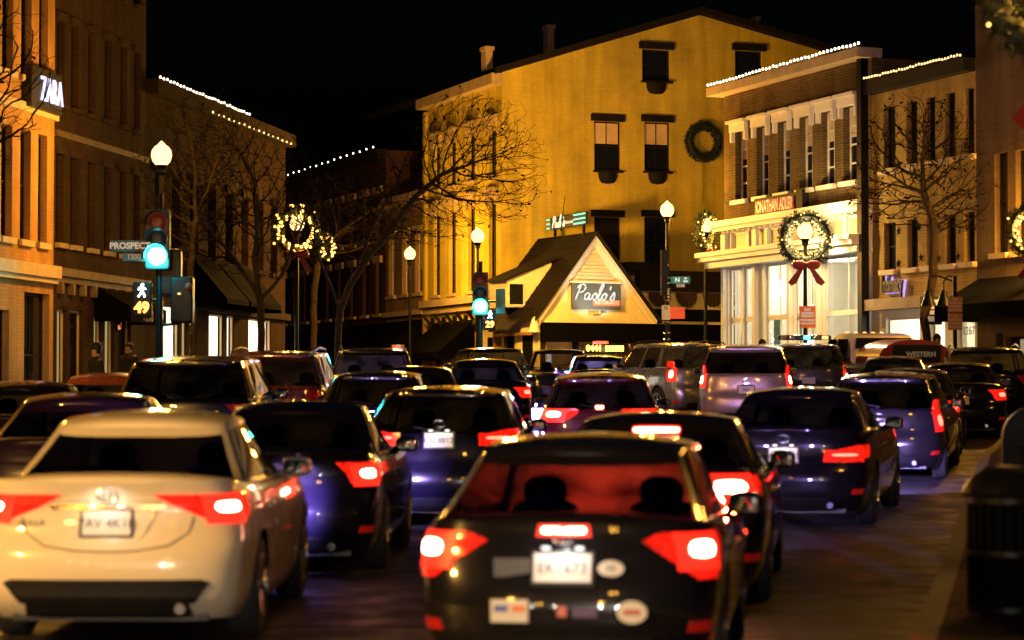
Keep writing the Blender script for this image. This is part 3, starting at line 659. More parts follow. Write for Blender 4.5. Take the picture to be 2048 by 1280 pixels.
# ---------------------------------------------------------------- left-hand row
LF = Fac((-20.4 + .17 * 46, 46), (-20.4 + .17 * 77.3, 77.3))
LA = LF.shift(.45)
def near_block():
    b = thing('apartment_block', 'sodium lit cream corner building with narrow dark windows and a lit shop sign', 'building', LA.pt(0, 1.4))
    b.location = (0, 0, 0)
    uz = lambda px, py: LA.hit(px, py)
    u1 = uz(107, 500)[0]; holes = []
    cols = [(-34, -8), (2, 24), (40, 61), (76, 94)]
    for c0, c1 in cols:
        a, e = uz(c0, 400)[0], uz(c1, 400)[0]
        for z0, z1 in ((9.15, 11.6), (5.5, 7.95), (12.3, 14.6)): holes.append((a, e, z0, z1))
    holes.append((uz(-20, 700)[0], uz(18, 700)[0], 1.7, 3.9)); holes.append((uz(48, 700)[0], uz(98, 700)[0], 1.55, 4.35))
    m = brick('painted_brick_cream', (.60, .34, .12), (.55, .30, .10), (.48, .27, .10), .35)
    wall(LA, -6, u1, 1.2, 16.5, holes, m, b)
    for h in holes[:-2]: window(LA, h, b, bars=(0, 1), sill=(.08, .14, .09), sm='cream')
    for h in holes[-2:]: window(LA, h, b, bars=(1, 1))
    pieces(LA, 'string_course', 'cream', b, (-6, u1 + .05, 8.35, 8.55, .003, .10), (-6, u1 + .03, 4.6, 4.72, .003, .12), (-6, u1 + .08, 4.72, 5.0, .003, .18))
    pieces(LA, 'cornice', 'cream', b, (-6, u1 + .12, 16.2, 16.6, .004, .3))
    a, z = uz(56, 176); e, z2 = uz(104, 190); zc = (z + z2) / 2
    s = thing('shop_sign', 'black sign with glowing violet-white capitals at the edge of the cream corner building', 'sign'); 
    mb = MB(); LA.box(mb, a - .35, e + .05, zc - .46, zc + .46, .004, .22); mb.build('sign_board', 'black', s)
    t = text('lettering', 'ZARA', .80, 'zara', LA.mtx((a + e) / 2 + .12, zc - .02, .24), s, .02, sp=1.08); w = 2.35; t.scale = ((e - a) / w * 1.0, 1, 1)
near_block()
def long_block():
    b = thing('brick_terrace', 'long dim brick building of tall narrow windows behind the traffic signal', 'building')
    uz = LF.hit; u0 = uz(107, 500)[0] - .02; u1 = uz(290, 500)[0]; holes = []
    for cx in (119, 148, 182, 215, 246, 273):
        u = uz(cx, 500)[0]
        for z0, z1 in ((8.95, 10.95), (5.65, 7.75), (12.2, 14.0)): holes.append((u - .27, u + .27, z0, z1))
    m = brick('dim_brown_brick', (.080, .046, .024), (.058, .034, .018), (.07, .046, .026), .7)
    shops = [(uz(114, 650)[0], uz(134, 650)[0], 1.6, 4.1), (uz(140, 650)[0], uz(166, 650)[0], 1.6, 4.1), (uz(188, 650)[0], uz(206, 650)[0], 1.7, 4.0), (uz(210, 650)[0], uz(230, 650)[0], 1.6, 4.0), (uz(236, 650)[0], uz(262, 650)[0], 1.6, 4.0)]
    wall(LF, u0, u1, 1.2, 14.8, holes + shops, m, b, back=9)
    for h in holes: window(LF, h, b, bars=(0, 1), sill=(.05, .12, .12), sm='stone' if h[2] < 6 else m, lintel=(.06, .16, .07), lm=m)  # lower row gets pale sills: the light falling there is painted in
    for i, h in enumerate(shops):
        w = window(LF, h, b, fm='cream', pm='glass_shop', bars=(0, 0), d=-.1)
        mb = MB(); LF.quad(mb, h[0] + .01, h[1] - .01, h[2], h[3], -.2); mb.build('lit_interior', emit('shop_glow_yellow', (1, .70, .25), .55, 'NONE') if i in (0, 2, 3) else M['black'], w)
    pieces(LF, 'cornice', mat('sooty_stone', (.16, .11, .06), .7, var=.2), b, (u0, u1, 4.72, 4.86, .004, .10), (u0, u1, 4.862, 5.05, .004, .20), (u0, u1, 8.15, 8.3, .004, .1), (u0, u1, 14.5, 14.9, .004, .3))
    pieces(LF, 'bracket', MATS['sooty_stone'], b, *[(u0 + .3 + (u1 - u0 - .6) * k / 8 - .07, u0 + .3 + (u1 - u0 - .6) * k / 8 + .07, 4.45, 4.715, .004, .15) for k in range(9)])
    # awning with the house number
    a, e = uz(188, 600)[0], uz(262, 600)[0]; zt, zm = uz(205, 572)[1], uz(225, 618)[1]
    aw = MB(); p = LF.pt
    aw.face([p(a, zt, .01), p(e, zt, .01), p(e, zm, .95), p(a, zm, .95)]); aw.face([p(a, zm, .95), p(e, zm, .95), p(e, zm - .36, .95), p(a, zm - .36, .95)])
    for u in (a, e): aw.face([p(u, zt, .01), p(u, zm, .95), p(u, zm - .36, .95), p(u, zm - .36, .01)])
    o = tag(aw.build('awning', 'awn'), 'black canvas awning carrying a house number beside the pedestrian signal', 'awning')
    text('lettering', '1238', .42, mat('dim_lettering', (.3, .25, .18), .6), LF.mtx((a + e) / 2 - .1, zm - .19, .957), o, .004)
    return u1
ue = long_block()
def shop_block():
    b = thing('corner_terrace', 'lower brick shop building outlined in roof lights with bright white shop windows', 'building')
    uz = LF.hit; u0, u1 = ue + .01, LF.len; holes = []
    for px in (318, 352, 388, 424, 458, 490, 520, 548):
        u = uz(px, 500)[0]; holes.append((u - .38, u + .38, 5.9, 8.0)); 
    shops = [(uz(326, 650)[0], uz(357, 650)[0], 2.0, 4.5), (uz(362, 650)[0], uz(371, 650)[0], 2.0, 4.4), (uz(380, 650)[0], uz(394, 650)[0], 2.0, 4.4), (uz(418, 650)[0], uz(446, 650)[0], 2.1, 4.4), (uz(454, 650)[0], uz(467, 650)[0], 2.1, 4.4), (uz(497, 650)[0], uz(541, 650)[0], 2.1, 4.4)]
    m = brick('warm_brown_brick', (.045, .022, .010), (.033, .017, .009), (.04, .027, .016), .7)
    wall(LF, u0, u1, 1.3, 10.35, holes + shops, m, b, back=10)
    for h in holes: window(LF, h, b, bars=(1, 1), sill=(.1, .14, .12), lintel=(.1, .22, .1), lm=m, sm=m)
    for i, h in enumerate(shops):
        w = window(LF, h, b, fm='cream', pm='glass_shop', bars=(0, 0), d=-.03)
        mb = MB(); LF.box(mb, h[0] + .01, h[1] - .01, h[2], h[3], -.20, -.16); mb.build('shop_interior', emit('shop_interior_lit', (1, .88, .68), 2.6, 'NONE'), w)
        mb = MB(); LF.box(mb, h[0] + .1, h[0] + (h[1] - h[0]) * .35, h[2], h[2] + 1.1, -.155, -.13); mb.build('display_stand', 'darkwood', w)
    pieces(LF, 'cornice', m, b, (u0, u1, 10.0, 10.38, .004, .35), (u0, u1, 4.45, 4.65, .004, .2))
    for a, e, k in ((uz(378, 620)[0], uz(424, 620)[0], 0), (uz(428, 620)[0], uz(492, 620)[0], 1)):
        mb = MB(); p = LF.pt; zt, zm = 6.0, 4.75
        mb.face([p(a, zt, .01), p(e, zt, .01), p(e, zm, 1.1), p(a, zm, 1.1)]); mb.face([p(a, zm, 1.1), p(e, zm, 1.1), p(e, zm - .14, 1.1), p(a, zm - .14, 1.1)])
        for u in (a, e): mb.face([p(u, zt, .01), p(u, zm, 1.1), p(u, zm - .22, 1.1), p(u, zm - .22, .01)])
        tag(mb.build('awning', 'awn'), ['tan striped shop awning sloping over a lit window past the signal', 'dark sloping awning over the white shop windows behind the bare tree'][k], 'awning')
    return u0, u1
s0, s1 = shop_block()
BULB = None
def bulbs(pts, parent, m, r=.05, name='bulb'):
    global BULB
    mb = MB(); mb.sphere((0, 0, 0), r, 8, 6, 1.3); o = mb.build(name, m, parent, smooth=60); o.location = pts[0]
    for p in pts[1:]:
        c = o.copy(); C.objects.link(c); c.location = p
    for c in pts[1:]: pass
def roof_lights(fac, u0, u1, z, label, n, d=.3, r=.05, m='coolbulb', dz=None):
    t = thing('string_lights', label, 'string lights', group=None)
    pts = [fac.pt(u0 + (u1 - u0) * k / (n - 1), z + random.uniform(-.02, .02) + (dz(k / (n - 1)) if dz else 0), d) for k in range(n)]
    mb = MB(); mb.tube([p - Vector((0, 0, r * 1.2)) for p in pts], .008, 4); mb.build('cable', 'black', t)
    b = MB(); b.sphere((0, 0, 0), r, 8, 6, 1.25); o = b.build('bulb', m, t, smooth=60); o.location = pts[0]
    for p in pts[1:]:
        c = o.copy(); C.objects.link(c); c.location = p; c.parent = t
roof_lights(LF, s0 + .2, s0 + (s1 - s0) * .62, 10.45, 'string of roof bulbs sloping down the upper left skyline', 30, .33, .03)
roof_lights(LF, s0 + 4.6, s1 - 1, 10.02, 'second fainter string of bulbs under the left roof edge', 17, .45, .026, 'bulb')
# ---------------------------------------------------------------- gabled corner building
PF = Fac((-.37 - .378 * 34, 124), (-.37, 90))                     # street front, far end to corner
PC = PF.len                                                      # corner at the right-hand end
GF = Fac((-.37, 90), (-.37 + .9353 * 18, 90 + .3535 * 18))        # gable wall
def gable_house():
    b = thing('gabled_brick_building', 'tall yellow painted brick corner building with a broad gable above the pavilion restaurant', 'building')
    yel = brick('yellow_painted_brick', (.74, .60, .09), (.69, .55, .08), (.60, .47, .07), .6, stain=.30)
    hv = GF.hv; holes = []
    def win(x0, x1, y0, y1):
        a, z1 = hv(x0, y0); e, z0 = hv(x1, y1); return (a, e, z0, z1)
    top = [win(871, 909, 66, 111), win(997, 1034, 68, 116)]
    mid = [win(806, 842, 164, 232), win(874, 909, 165, 233), win(1000, 1034, 166, 234)]
    low = [win(806, 842, 294, 372), win(874, 909, 294, 372), win(1000, 1034, 294, 372)]
    ua, za = 8.13, 16.75
    cl = [((za - 14.15) / ua * -1, 1, 14.15), ((za - 15.0) / 8.2, 1, za + (za - 15.0) / 8.2 * ua)]
    base = [(1.2, 2.2, 2.1, 4.4)]
    W = wall(GF, 0, 16.3, 1.6, za + .01, top + mid + low, yel, b, clips=cl, back=14)
    for i, h in enumerate(top + mid + low):
        w = window(GF, h, b, bars=(1, 1), d=-.12, lintel=(.14, .26, .12), lm='darkwood', blind=.45 if 2 <= i < 4 else None)
        mb = MB(); fac = GF; c = (h[0] + h[1]) / 2; r = (h[1] - h[0]) / 2 * .72                # half-round basket under the sill
        fac.box(mb, h[0] - .06, h[1] + .06, h[2] - .08, h[2] - .003, .003, .16)
        if i < 5:
            n = 12; rows = []
            for j in range(5):
                t = j / 4; rows.append(mb.add([fac.pt(c - r * cos(pi * k / n) * cos(t * pi / 2) ** .5, h[2] - .09 - .42 * sin(t * pi / 2), .004 + .26 * sin(pi * k / n) * cos(t * pi / 2) ** .5) for k in range(n + 1)]))
            for j in range(4):
                for k in range(n): mb.f.append((rows[j] + k, rows[j] + k + 1, rows[j + 1] + k + 1, rows[j + 1] + k))
        mb.build('window_basket', 'darkwood', w)
    # roof
    mb = MB(); back = -16
    for (ua0, z0), (ub, z1) in (((-.35, 14.15 - .12), (ua, za + .02)), ((ua, za + .02), (16.6, 14.95))):
        for dz, nm in ((0, 0),):
            mb.box8([GF.pt(u, z + q, d) for q in (.02, .26) for d in (.35, back) for u, z in ((ua0, z0), (ub, z1))])
    mb.build('roof', 'slate', b)
    # chimneys
    for u, d, h in ((-.28, -1.0, 15.25), (4.6, -7, 17.2), (11.6, -2, 17.2)):
        mb = MB(); w = .14 if u < 10 else .04
        GF.box(mb, u, u + w * 2, 13.9, h - .15, d - .5, d); GF.box(mb, u - .05, u + w * 2 + .05, h - .148, h, d - .55, d + .05); mb.build('chimney', 'stone', b)
    # street front
    hp = lambda px, py: PF.hit(px, py); holes = []
    for px in (874, 905, 943, 985):
        u = hp(px, 400)[0]
        for z0, z1 in ((10.35, 12.3), (6.1, 9.55)): holes.append((u - .40, u + .40, z0, z1))
    u0 = hp(852, 500)[0]
    ground = []
    for p0, p1, z1 in ((864, 880, 4.6), (902, 918, 4.5), (930, 948, 4.5), (960, 990, 4.4)):
        ground.append((hp(p0, 650)[0], hp(p1, 650)[0], 2.4, z1))
    wall(PF, u0, PC, 1.6, 14.0, holes + ground, yel, b, back=14, cap=False, sides=False)
    for h in holes: window(PF, h, b, bars=(1, 2), d=-.14, lintel=(.16, .24, .14), lm='stone', sill=(.12, .12, .12), hood=True, fm='darkwood')
    for h in ground: window(PF, h, b, bars=(1, 0), fm='cream')
    pieces(PF, 'cornice', 'stone', b, (u0, PC + .1, 5.62, 5.9, .004, .32), (u0, PC + .05, 5.35, 5.617, .004, .16), (u0, PC + .1, 13.7, 14.1, .004, .45))
    for px in (868, 890, 912, 934, 957, 980, 1000):
        u = hp(px, 600)[0]
        pts = [PF.pt(u, 5.3 - .7 * k / 8, .42 * (1 - k / 8) ** 1.5 + .05) for k in range(9)]
        mb = MB(); mb.tube(pts, [.07] * 9, 6); PF.box(mb, u - .14, u + .14, 4.5, 5.2, .004, .1); mb.build('bracket', 'darkwood', b)
    pieces(PF, 'corner_pilaster', yel, b, (u0 - .02, u0 + .25, 1.6, 13.6, .004, .14), (-.12, .16, 1.6, 13.9, .004, .12))
    # awning on the street side
    a, e = hp(872, 640)[0], hp(950, 640)[0]; mb = MB(); p = PF.pt; zt, zm = 5.0, 3.75
    mb.face([p(a, zt, .01), p(e, zt, .01), p(e, zm, 1.5), p(a, zm, 1.5)]); mb.face([p(a, zm, 1.5), p(e, zm, 1.5), p(e, zm - .25, 1.5), p(a, zm - .25, 1.5)])
    for u in (a, e): mb.face([p(u, zt, .01), p(u, zm, 1.5), p(u, zm - .25, 1.5), p(u, zm - .25, .01)])
    tag(mb.build('awning', 'awn'), 'plain black awning beside the middle traffic signal', 'awning')
gable_house()
def pavilion():
    b = thing('restaurant_pavilion', 'low white gabled restaurant front with slate roof and lit script sign', 'building')
    A = P(1079, 640, 85.6); Bp = P(1302, 640, 87.6)
    f = Fac((A.x, A.y), (Bp.x, Bp.y)); w = f.len; hz = f.hit
    zt = hz(1187, 470)[1]; ze = hz(1187, 632)[1]; uc = hz(1187, 600)[0]; zg = 1.9
    wh = mat('pavilion_paint', (.78, .70, .46), .55, var=.08)
    # gable face, rake boards, louvres, roof
    mb = MB(); mb.face([f.pt(.1, ze), f.pt(w - .1, ze), f.pt(uc, zt - .1)]); f.box(mb, .05, w - .05, ze - .25, ze - .003, -.1, .05); mb.build('gable', wh, b)
    ez = ze - .12
    for ue_ in (-.16, w + .16):                                       # barge boards: an inner and a prouder outer board
        sl_ = (zt - ez) / abs(uc - ue_)
        for v0, v1, dd in ((.02, .13, .20), (.135, .25, .10)):
            c0, c1 = v0 * sqrt(1 + sl_ * sl_), v1 * sqrt(1 + sl_ * sl_); sg = 1 if ue_ < uc else -1
            q = [(ue_, ez - c0 + sl_ * 0), (uc, zt - c0), (uc, zt - c1), (ue_ + sg * max(0, (c1 - .02) / sl_ * .35), ez - c1 + sl_ * max(0, (c1 - .02) / sl_ * .35))]
            mb = MB(); i = mb.add([f.pt(u, z, .03) for u, z in q]); j = mb.add([f.pt(u, z, dd) for u, z in q])
            mb.f += [(i, i + 1, i + 2, i + 3), (j + 3, j + 2, j + 1, j)] + [(i + k, j + k, j + (k + 1) % 4, i + (k + 1) % 4) for k in range(4)]
            mb.build('barge_board', 'white', b)
    mb = MB(); zl0, zl1 = hz(1187, 566)[1], hz(1187, 502)[1]; n = 9
    for k in range(n):
        z = zl0 + (zl1 - zl0) * k / n; hwk = max(.03, (zt - .60 - z) * (w / 2) / (zt - ze))
        mb.box8([f.pt(u, zz, d) for zz, dd in ((z, .10), (z + (zl1 - zl0) / n * .95, .02)) for d in (dd, dd - .03) for u in (uc - hwk, uc + hwk)])
    mb.build('louvre_panel', 'white', b)
    mb = MB(); rl = 5.0; t = .1
    for ue_ in (-.30, w + .30):
        zz = ze - .26
        mb.box8([f.pt(u, z + q, d) for q in (0.03, .12) for d in (.3, -rl) for u, z in ((ue_, zz), (uc, zt))])
    for k in range(12):                                                # slate courses
        q = (k + .5) / 12; u = -.3 + (uc + .3) * q; z = ze - .26 + (zt - ze + .26) * q
        mb.box8([f.pt(u + a, z + .12 + a * (zt - ze + .26) / (uc + .3) + c, d) for c in (0, .025) for d in (.3, -rl) for a in (-.02, .01)])
    mb.build('roof', 'slate', b)
    # sign board with script lettering
    u0, z1 = hz(1140, 566); u1, z0 = hz(1237, 620)
    s = thing('restaurant_sign', 'grey lit board with white script name in the pavilion gable', 'sign')
    mb = MB(); f.box(mb, u0, u1, z0, z1, .06, .16); mb.build('sign_board', mat('sign_board_grey', (.07, .085, .085), .5), s)
    mb = MB(); f.box(mb, u0 - .05, u1 + .05, z1 + .003, z1 + .06, .06, .2); mb.build('sign_rail', 'white', s)
    script(s, f, (u0 + u1) / 2 - .08, (z0 + z1) / 2 + .15, (u1 - u0) * .80, .20, emit('sign_script_white', (1, .97, .86), .9))
    um = (u0 + u1) / 2 + (u1 - u0) * .1
    mb = MB(); f.box(mb, um - .35 * (u1 - u0) * .5, u1 - .04, z0 + .13, z0 + .34, .162, .18); o = mb.build('name_strip', mat('sign_strip', (.6, .12, .05), .5, em=(1, .2, .08), es=.35), s)
    text('lettering', 'RISTORANTE', .17, 'plate', f.mtx((um + u1) / 2 - .17, z0 + .235, .185), o, .004)
    fl = thing('flood_light', 'small black floodlight aimed up at the script sign board', 'lamp')
    uf, zf = hz(1187, 624); mb = MB(); mb.box(-.10, .10, -.06, .06, -.05, .05, Matrix.Translation(f.pt(uf, zf, .75))); mb.tube([f.pt(uf, zf, .7), f.pt(uf, zf - .12, .5), f.pt(uf, zf - .1, .05)], .02, 6); mb.build('flood_housing', 'black', fl)
    light('SPOT', f.pt(uf, zf + .05, 1.5), (.95, 1, .84), 120, fl, 'flood_beam', .06, 95, f.pt(uf, zf + 1.0, 0))
    # ground floor: dark canopy band, glazed doors with tinsel, corner posts
    mb = MB(); f.box(mb, .02, w + 4.2, ze - .95, ze - .26, -.05, .35); mb.build('canopy', 'awn', b)
    pieces(f, 'door_post', 'darkwood', b, *[(uu, uu + .16, zg, ze - .953, -.12, .1) for uu in (.02, w * .30, w * .68, w - .05, w + 2.0, w + 4.0)])
    mb = MB(); f.quad(mb, .1, w + 4.2, zg, ze - .96, -.10); mb.build('glazing', 'glass_shop', b)
    mb = MB(); f.box(mb, -.3, w + 4.6, zg, ze, -3.2, -3.1); f.box(mb, -.3, w + 4.6, ze - .7, ze - .6, -3.1, -.2); mb.build('dining_room', mat('dining_room_wall', (.22, .12, .06), .8, var=.4, vscale=1.5), b)
    light('POINT', f.pt(w * .5, ze - 1.1, -1.6), (1, .66, .28), 60, b, 'ceiling_lamp_light', .15)
    mb = MB(); rng = random.Random(4)
    for k in range(900):                                            # hanging tinsel strips that catch the light
        uu = rng.choice([rng.uniform(w * .40, w * .62), rng.uniform(w * .72, w * .97), rng.uniform(w * 1.05, w * 1.4)]); z = rng.uniform(zg + .2, ze - 1.0); s_ = rng.uniform(.03, .07); a = rng.uniform(-.9, .9); c = rng.uniform(-.9, .9)
        q = f.pt(uu, z, -.35 - rng.random() * .2); t3 = Vector((f.t.x, f.t.y, 0)); n3 = Vector((f.n.x, f.n.y, 0))
        t3, up = (t3 * cos(a) + n3 * sin(a)), (Vector((0, 0, 1)) * cos(c) + n3 * sin(c))
        mb.face([q - t3 * s_ * .5 - up * s_, q + t3 * s_ * .5 - up * s_, q + t3 * s_ * .5 + up * s_, q - t3 * s_ * .5 + up * s_])
    mb.build('tinsel_curtain', mat('gold_tinsel', (.9, .62, .25), .2, 1.), b)
    mb = MB(); f.box(mb, .1, .7, zg + .1, ze - 1.3, -.5, -.45); mb.build('white_notice', emit('notice_white', (.9, .95, 1), .7, 'NONE'), b)
    # left flank along the street
    sf = Fac(tuple((f.A + f.n * -5.2)), tuple(f.A)); sl = sf.len
    mb = MB(); sf.box(mb, 0, sl, zg - .2, ze - .2, -.3, 0); mb.build('side_wall', wh, b)
    pieces(sf, 'side_window', 'pane', b, *[(uu, uu + .8, zg + .3, ze - .7, .003, .03) for uu in (1.0, 2.4, 3.9)])
    # dormer with one square window
    fd = f.shift(-1.5); gd = Fac(tuple(f.pt(.0, 0, -2.6).xy), tuple(f.pt(1.2, 0, -2.6).xy))
    ua, za = fd.hit(1013, 614); ub, zb3 = fd.hit(1050, 562); u3, z3 = fd.hit(1103, 522)
    mb = MB()
    for dd in (0, -1.4): 
        i = mb.add([fd.pt(ua, za, dd), fd.pt(ub, za, dd), fd.pt(u3 - .1, za, dd), fd.pt(u3, z3 - .05, dd), fd.pt(ua, zb3, dd)]); mb.f.append((i, i + 1, i + 2, i + 3, i + 4))
    for k in range(5): mb.f.append((k, (k + 1) % 5, 5 + (k + 1) % 5, 5 + k))
    mb.build('dormer', wh, b)
    mb = MB(); fd.box(mb, ua + .09, ub - .09, za + .1, zb3 - .12, .003, .03); dw = mb.build('dormer_window', 'pane', b)
    mb = MB()
    for r in ((ua + .03, ua + .088, za + .04, zb3 - .06), (ub - .088, ub - .03, za + .04, zb3 - .06), (ua + .089, ub - .089, za + .04, za + .098), (ua + .089, ub - .089, zb3 - .118, zb3 - .06)): fd.box(mb, *r, .003, .06)
    mb.build('frame', 'white', dw)
    mb = MB(); mb.box8([fd.pt(u, z + q, d) for q in (.02, .11) for d in (.22, -1.5) for u, z in ((ua - .16, zb3 - .06), (u3 + .1, z3 + .04))]); mb.build('dormer_roof', 'slate', b)
    mb = MB(); mb.box8([gd.pt(u, z + q, d) for q in (0, .07) for d in (1.6, -.02) for u, z in ((-.75, ze - .55), (.1, ze + .15))]); mb.build('side_canopy', 'slate', b)
    # wall lantern
    ln = thing('wall_lantern', 'small bell shaped lantern hanging at the left corner of the pavilion', 'lamp'); q = f.pt(-.28, ze - .45, .15)
    mb = MB(); mb.lathe([(.02, .38), (.08, .3), (.10, .26), (.20, -.12), (.22, -.16), (.0001, -.16)], q, 14); mb.build('lantern_shade', mat('lantern_shade', (.6, .5, .34), .5, em=(1, .6, .2), es=.25), ln, smooth=40)
    mb = MB(); mb.tube([q + Vector((0, 0, .36)), q + Vector((0, 0, .6)), f.pt(-.1, ze + .1, 0)], .02, 6); mb.build('bracket_arm', 'iron', ln)
    # rooftop sign on two posts, in line with the ridge
    rs = thing('rooftop_sign', 'dark board on posts above the slate ridge with green neon bars', 'sign')
    r0, r1 = f.pt(uc, zt, -4.0), f.pt(uc, zt, -.9); q1 = P(1172, 448, 86.9); q0 = Vector((q1.x - .353 * 3.3, q1.y + .935 * 3.3, q1.z))
    rf = Fac(tuple(q0.xy), tuple(q1.xy)); l = rf.len; zb_, zt_ = q0.z, q0.z + .44
    sk = (P(1172, 500, 88.6).z - P(1172, 512, 88.6).z) 
    mb = MB(); mb.box8([rf.pt(u, z, d) for z in (zb_, zt_) for d in (.05, -.05) for u in (-.06, l + .06)]); mb.build('sign_board', 'black', rs)
    mb = MB()
    for u in (.28, l - .22): rf.box(mb, u - .05, u + .05, zb_ - .75, zb_ + .1, -.05, .04)
    mb.build('post', 'iron', rs)
    script(rs, rf, l * .24, (zb_ + zt_) / 2 + .04, l * .36, .07, emit('sign_script_cream', (1, .86, .5), 1.2), r=.024, tilt=0.)
    t = text('lettering', 'ristorante', .20, emit('sign_script_cream', (1, .86, .5), 1.2), rf.mtx(l * .56, (zb_ + zt_) / 2 - .04, .07), rs, .004)
    for z in (.06, .22, .38):
        mb = MB()
        for (ua, ub) in ((l - .95, l + .12), (-.3, -.08)):
            mb.tube([rf.pt(ua, zb_ + z + 0, .09), rf.pt(ub, zb_ + z + 0, .09)], .022, 6)
        mb.build('neon_tube', 'neon', rs)
    a = P(1130, 393, 88.6); mb = MB(); mb.tube([P(1122, 462, 88.6), P(1123, 452, 88.6), a], [.03, .02, .012], 6); tag(mb.build('antenna', 'iron'), 'thin leaning aerial behind the rooftop sign', 'antenna')
    # low side wing with fan shaped hangings
    wg = Fac(tuple(f.pt(w + .1, 0, -1.2).xy), tuple(f.pt(w + 4.6, 0, -1.2).xy))
    mb = MB(); wg.box(mb, 0, wg.len, ze - .6, ze + 1.55, -2.5, 0); mb.build('side_wing', wh, b)
    pieces(wg, 'wing_parapet', 'darkwood', b, (-.1, wg.len + .1, ze + 1.0, ze + 1.75, .004, .4), (0, wg.len * .35, ze + 1.76, ze + 2.1, -1.5, -.6))
    for k in range(4):
        c = .75 + k * 1.15; mb = MB(); n = 14
        i0 = mb.add([wg.pt(c, ze + .95, .30)] + [wg.pt(c - .46 * cos(pi * q / n), ze + .95 - .52 * sin(pi * q / n), .30 + (.04 if q % 2 else 0)) for q in range(n + 1)])
        for q in range(n): mb.f.append((i0, i0 + q + 1, i0 + q + 2))
        tag(mb.build('fan_bunting', mat('bunting_fabric', (.03, .016, .014), .9)), 'dark half-round pleated fan hanging under the parapet right of the pavilion', 'bunting', 'pleated fans along the parapet')
    mb = MB(); wg.box(mb, .2, wg.len - .2, ze - .1, ze + .35, .004, .02); mb.build('wing_window', 'pane', b)
def script(parent, f, u, z, wid, d, m, r=.03, tilt=0.):
    """flowing hand lettering, P a o l o ' s, bent from thin tube"""
    S = [[(0, .0), (.10, .55), (.2, 1.0), (.12, 1.0), (.02, .85), (.10, 1.02), (.35, 1.12), (.52, .92), (.42, .62), (.18, .52)],
         [(.82, .42), (.68, .50), (.56, .30), (.60, .05), (.74, .08), (.86, .42), (.84, .10), (.92, .02), (1.02, .12)],
         [(1.02, .12), (1.10, .40), (1.26, .48), (1.32, .22), (1.20, .0), (1.06, .14), (1.12, .40), (1.30, .40), (1.42, .30)],
         [(1.38, .12), (1.55, .6), (1.66, 1.10), (1.56, 1.16), (1.46, .7), (1.44, .12), (1.52, .0), (1.64, .14)],
         [(1.64, .14), (1.72, .40), (1.88, .48), (1.94, .22), (1.82, .0), (1.68, .14), (1.74, .40), (1.92, .40), (2.02, .38)],
         [(2.12, 1.0), (2.14, .86), (2.10, .74)],
         [(2.20, .08), (2.30, .34), (2.42, .56), (2.46, .30), (2.44, .06), (2.30, .0), (2.22, .06)]]
    k = wid / 2.5; mb = MB()
    for st in S:
        pts = []
        for i in range(len(st) - 1):
            p0, p1, p2, p3 = st[max(i - 1, 0)], st[i], st[i + 1], st[min(i + 2, len(st) - 1)]
            for j in range(4):
                t = j / 4; c = [.5 * (2 * p1[a] + (p2[a] - p0[a]) * t + (2 * p0[a] - 5 * p1[a] + 4 * p2[a] - p3[a]) * t * t + (3 * p1[a] - p0[a] - 3 * p2[a] + p3[a]) * t ** 3) for a in (0, 1)]; pts.append(c)
        pts.append(st[-1])
        mb.tube([f.pt(u + (x + y * .15 - 1.25) * k, z + (y * .8 - .45) * k + tilt * ((x - 1.25) * k), d) for x, y in pts], [r * (.7 + .5 * abs(sin(i * .7))) for i in range(len(pts))], 6)
    return mb.build('lettering', m, parent)
pavilion()
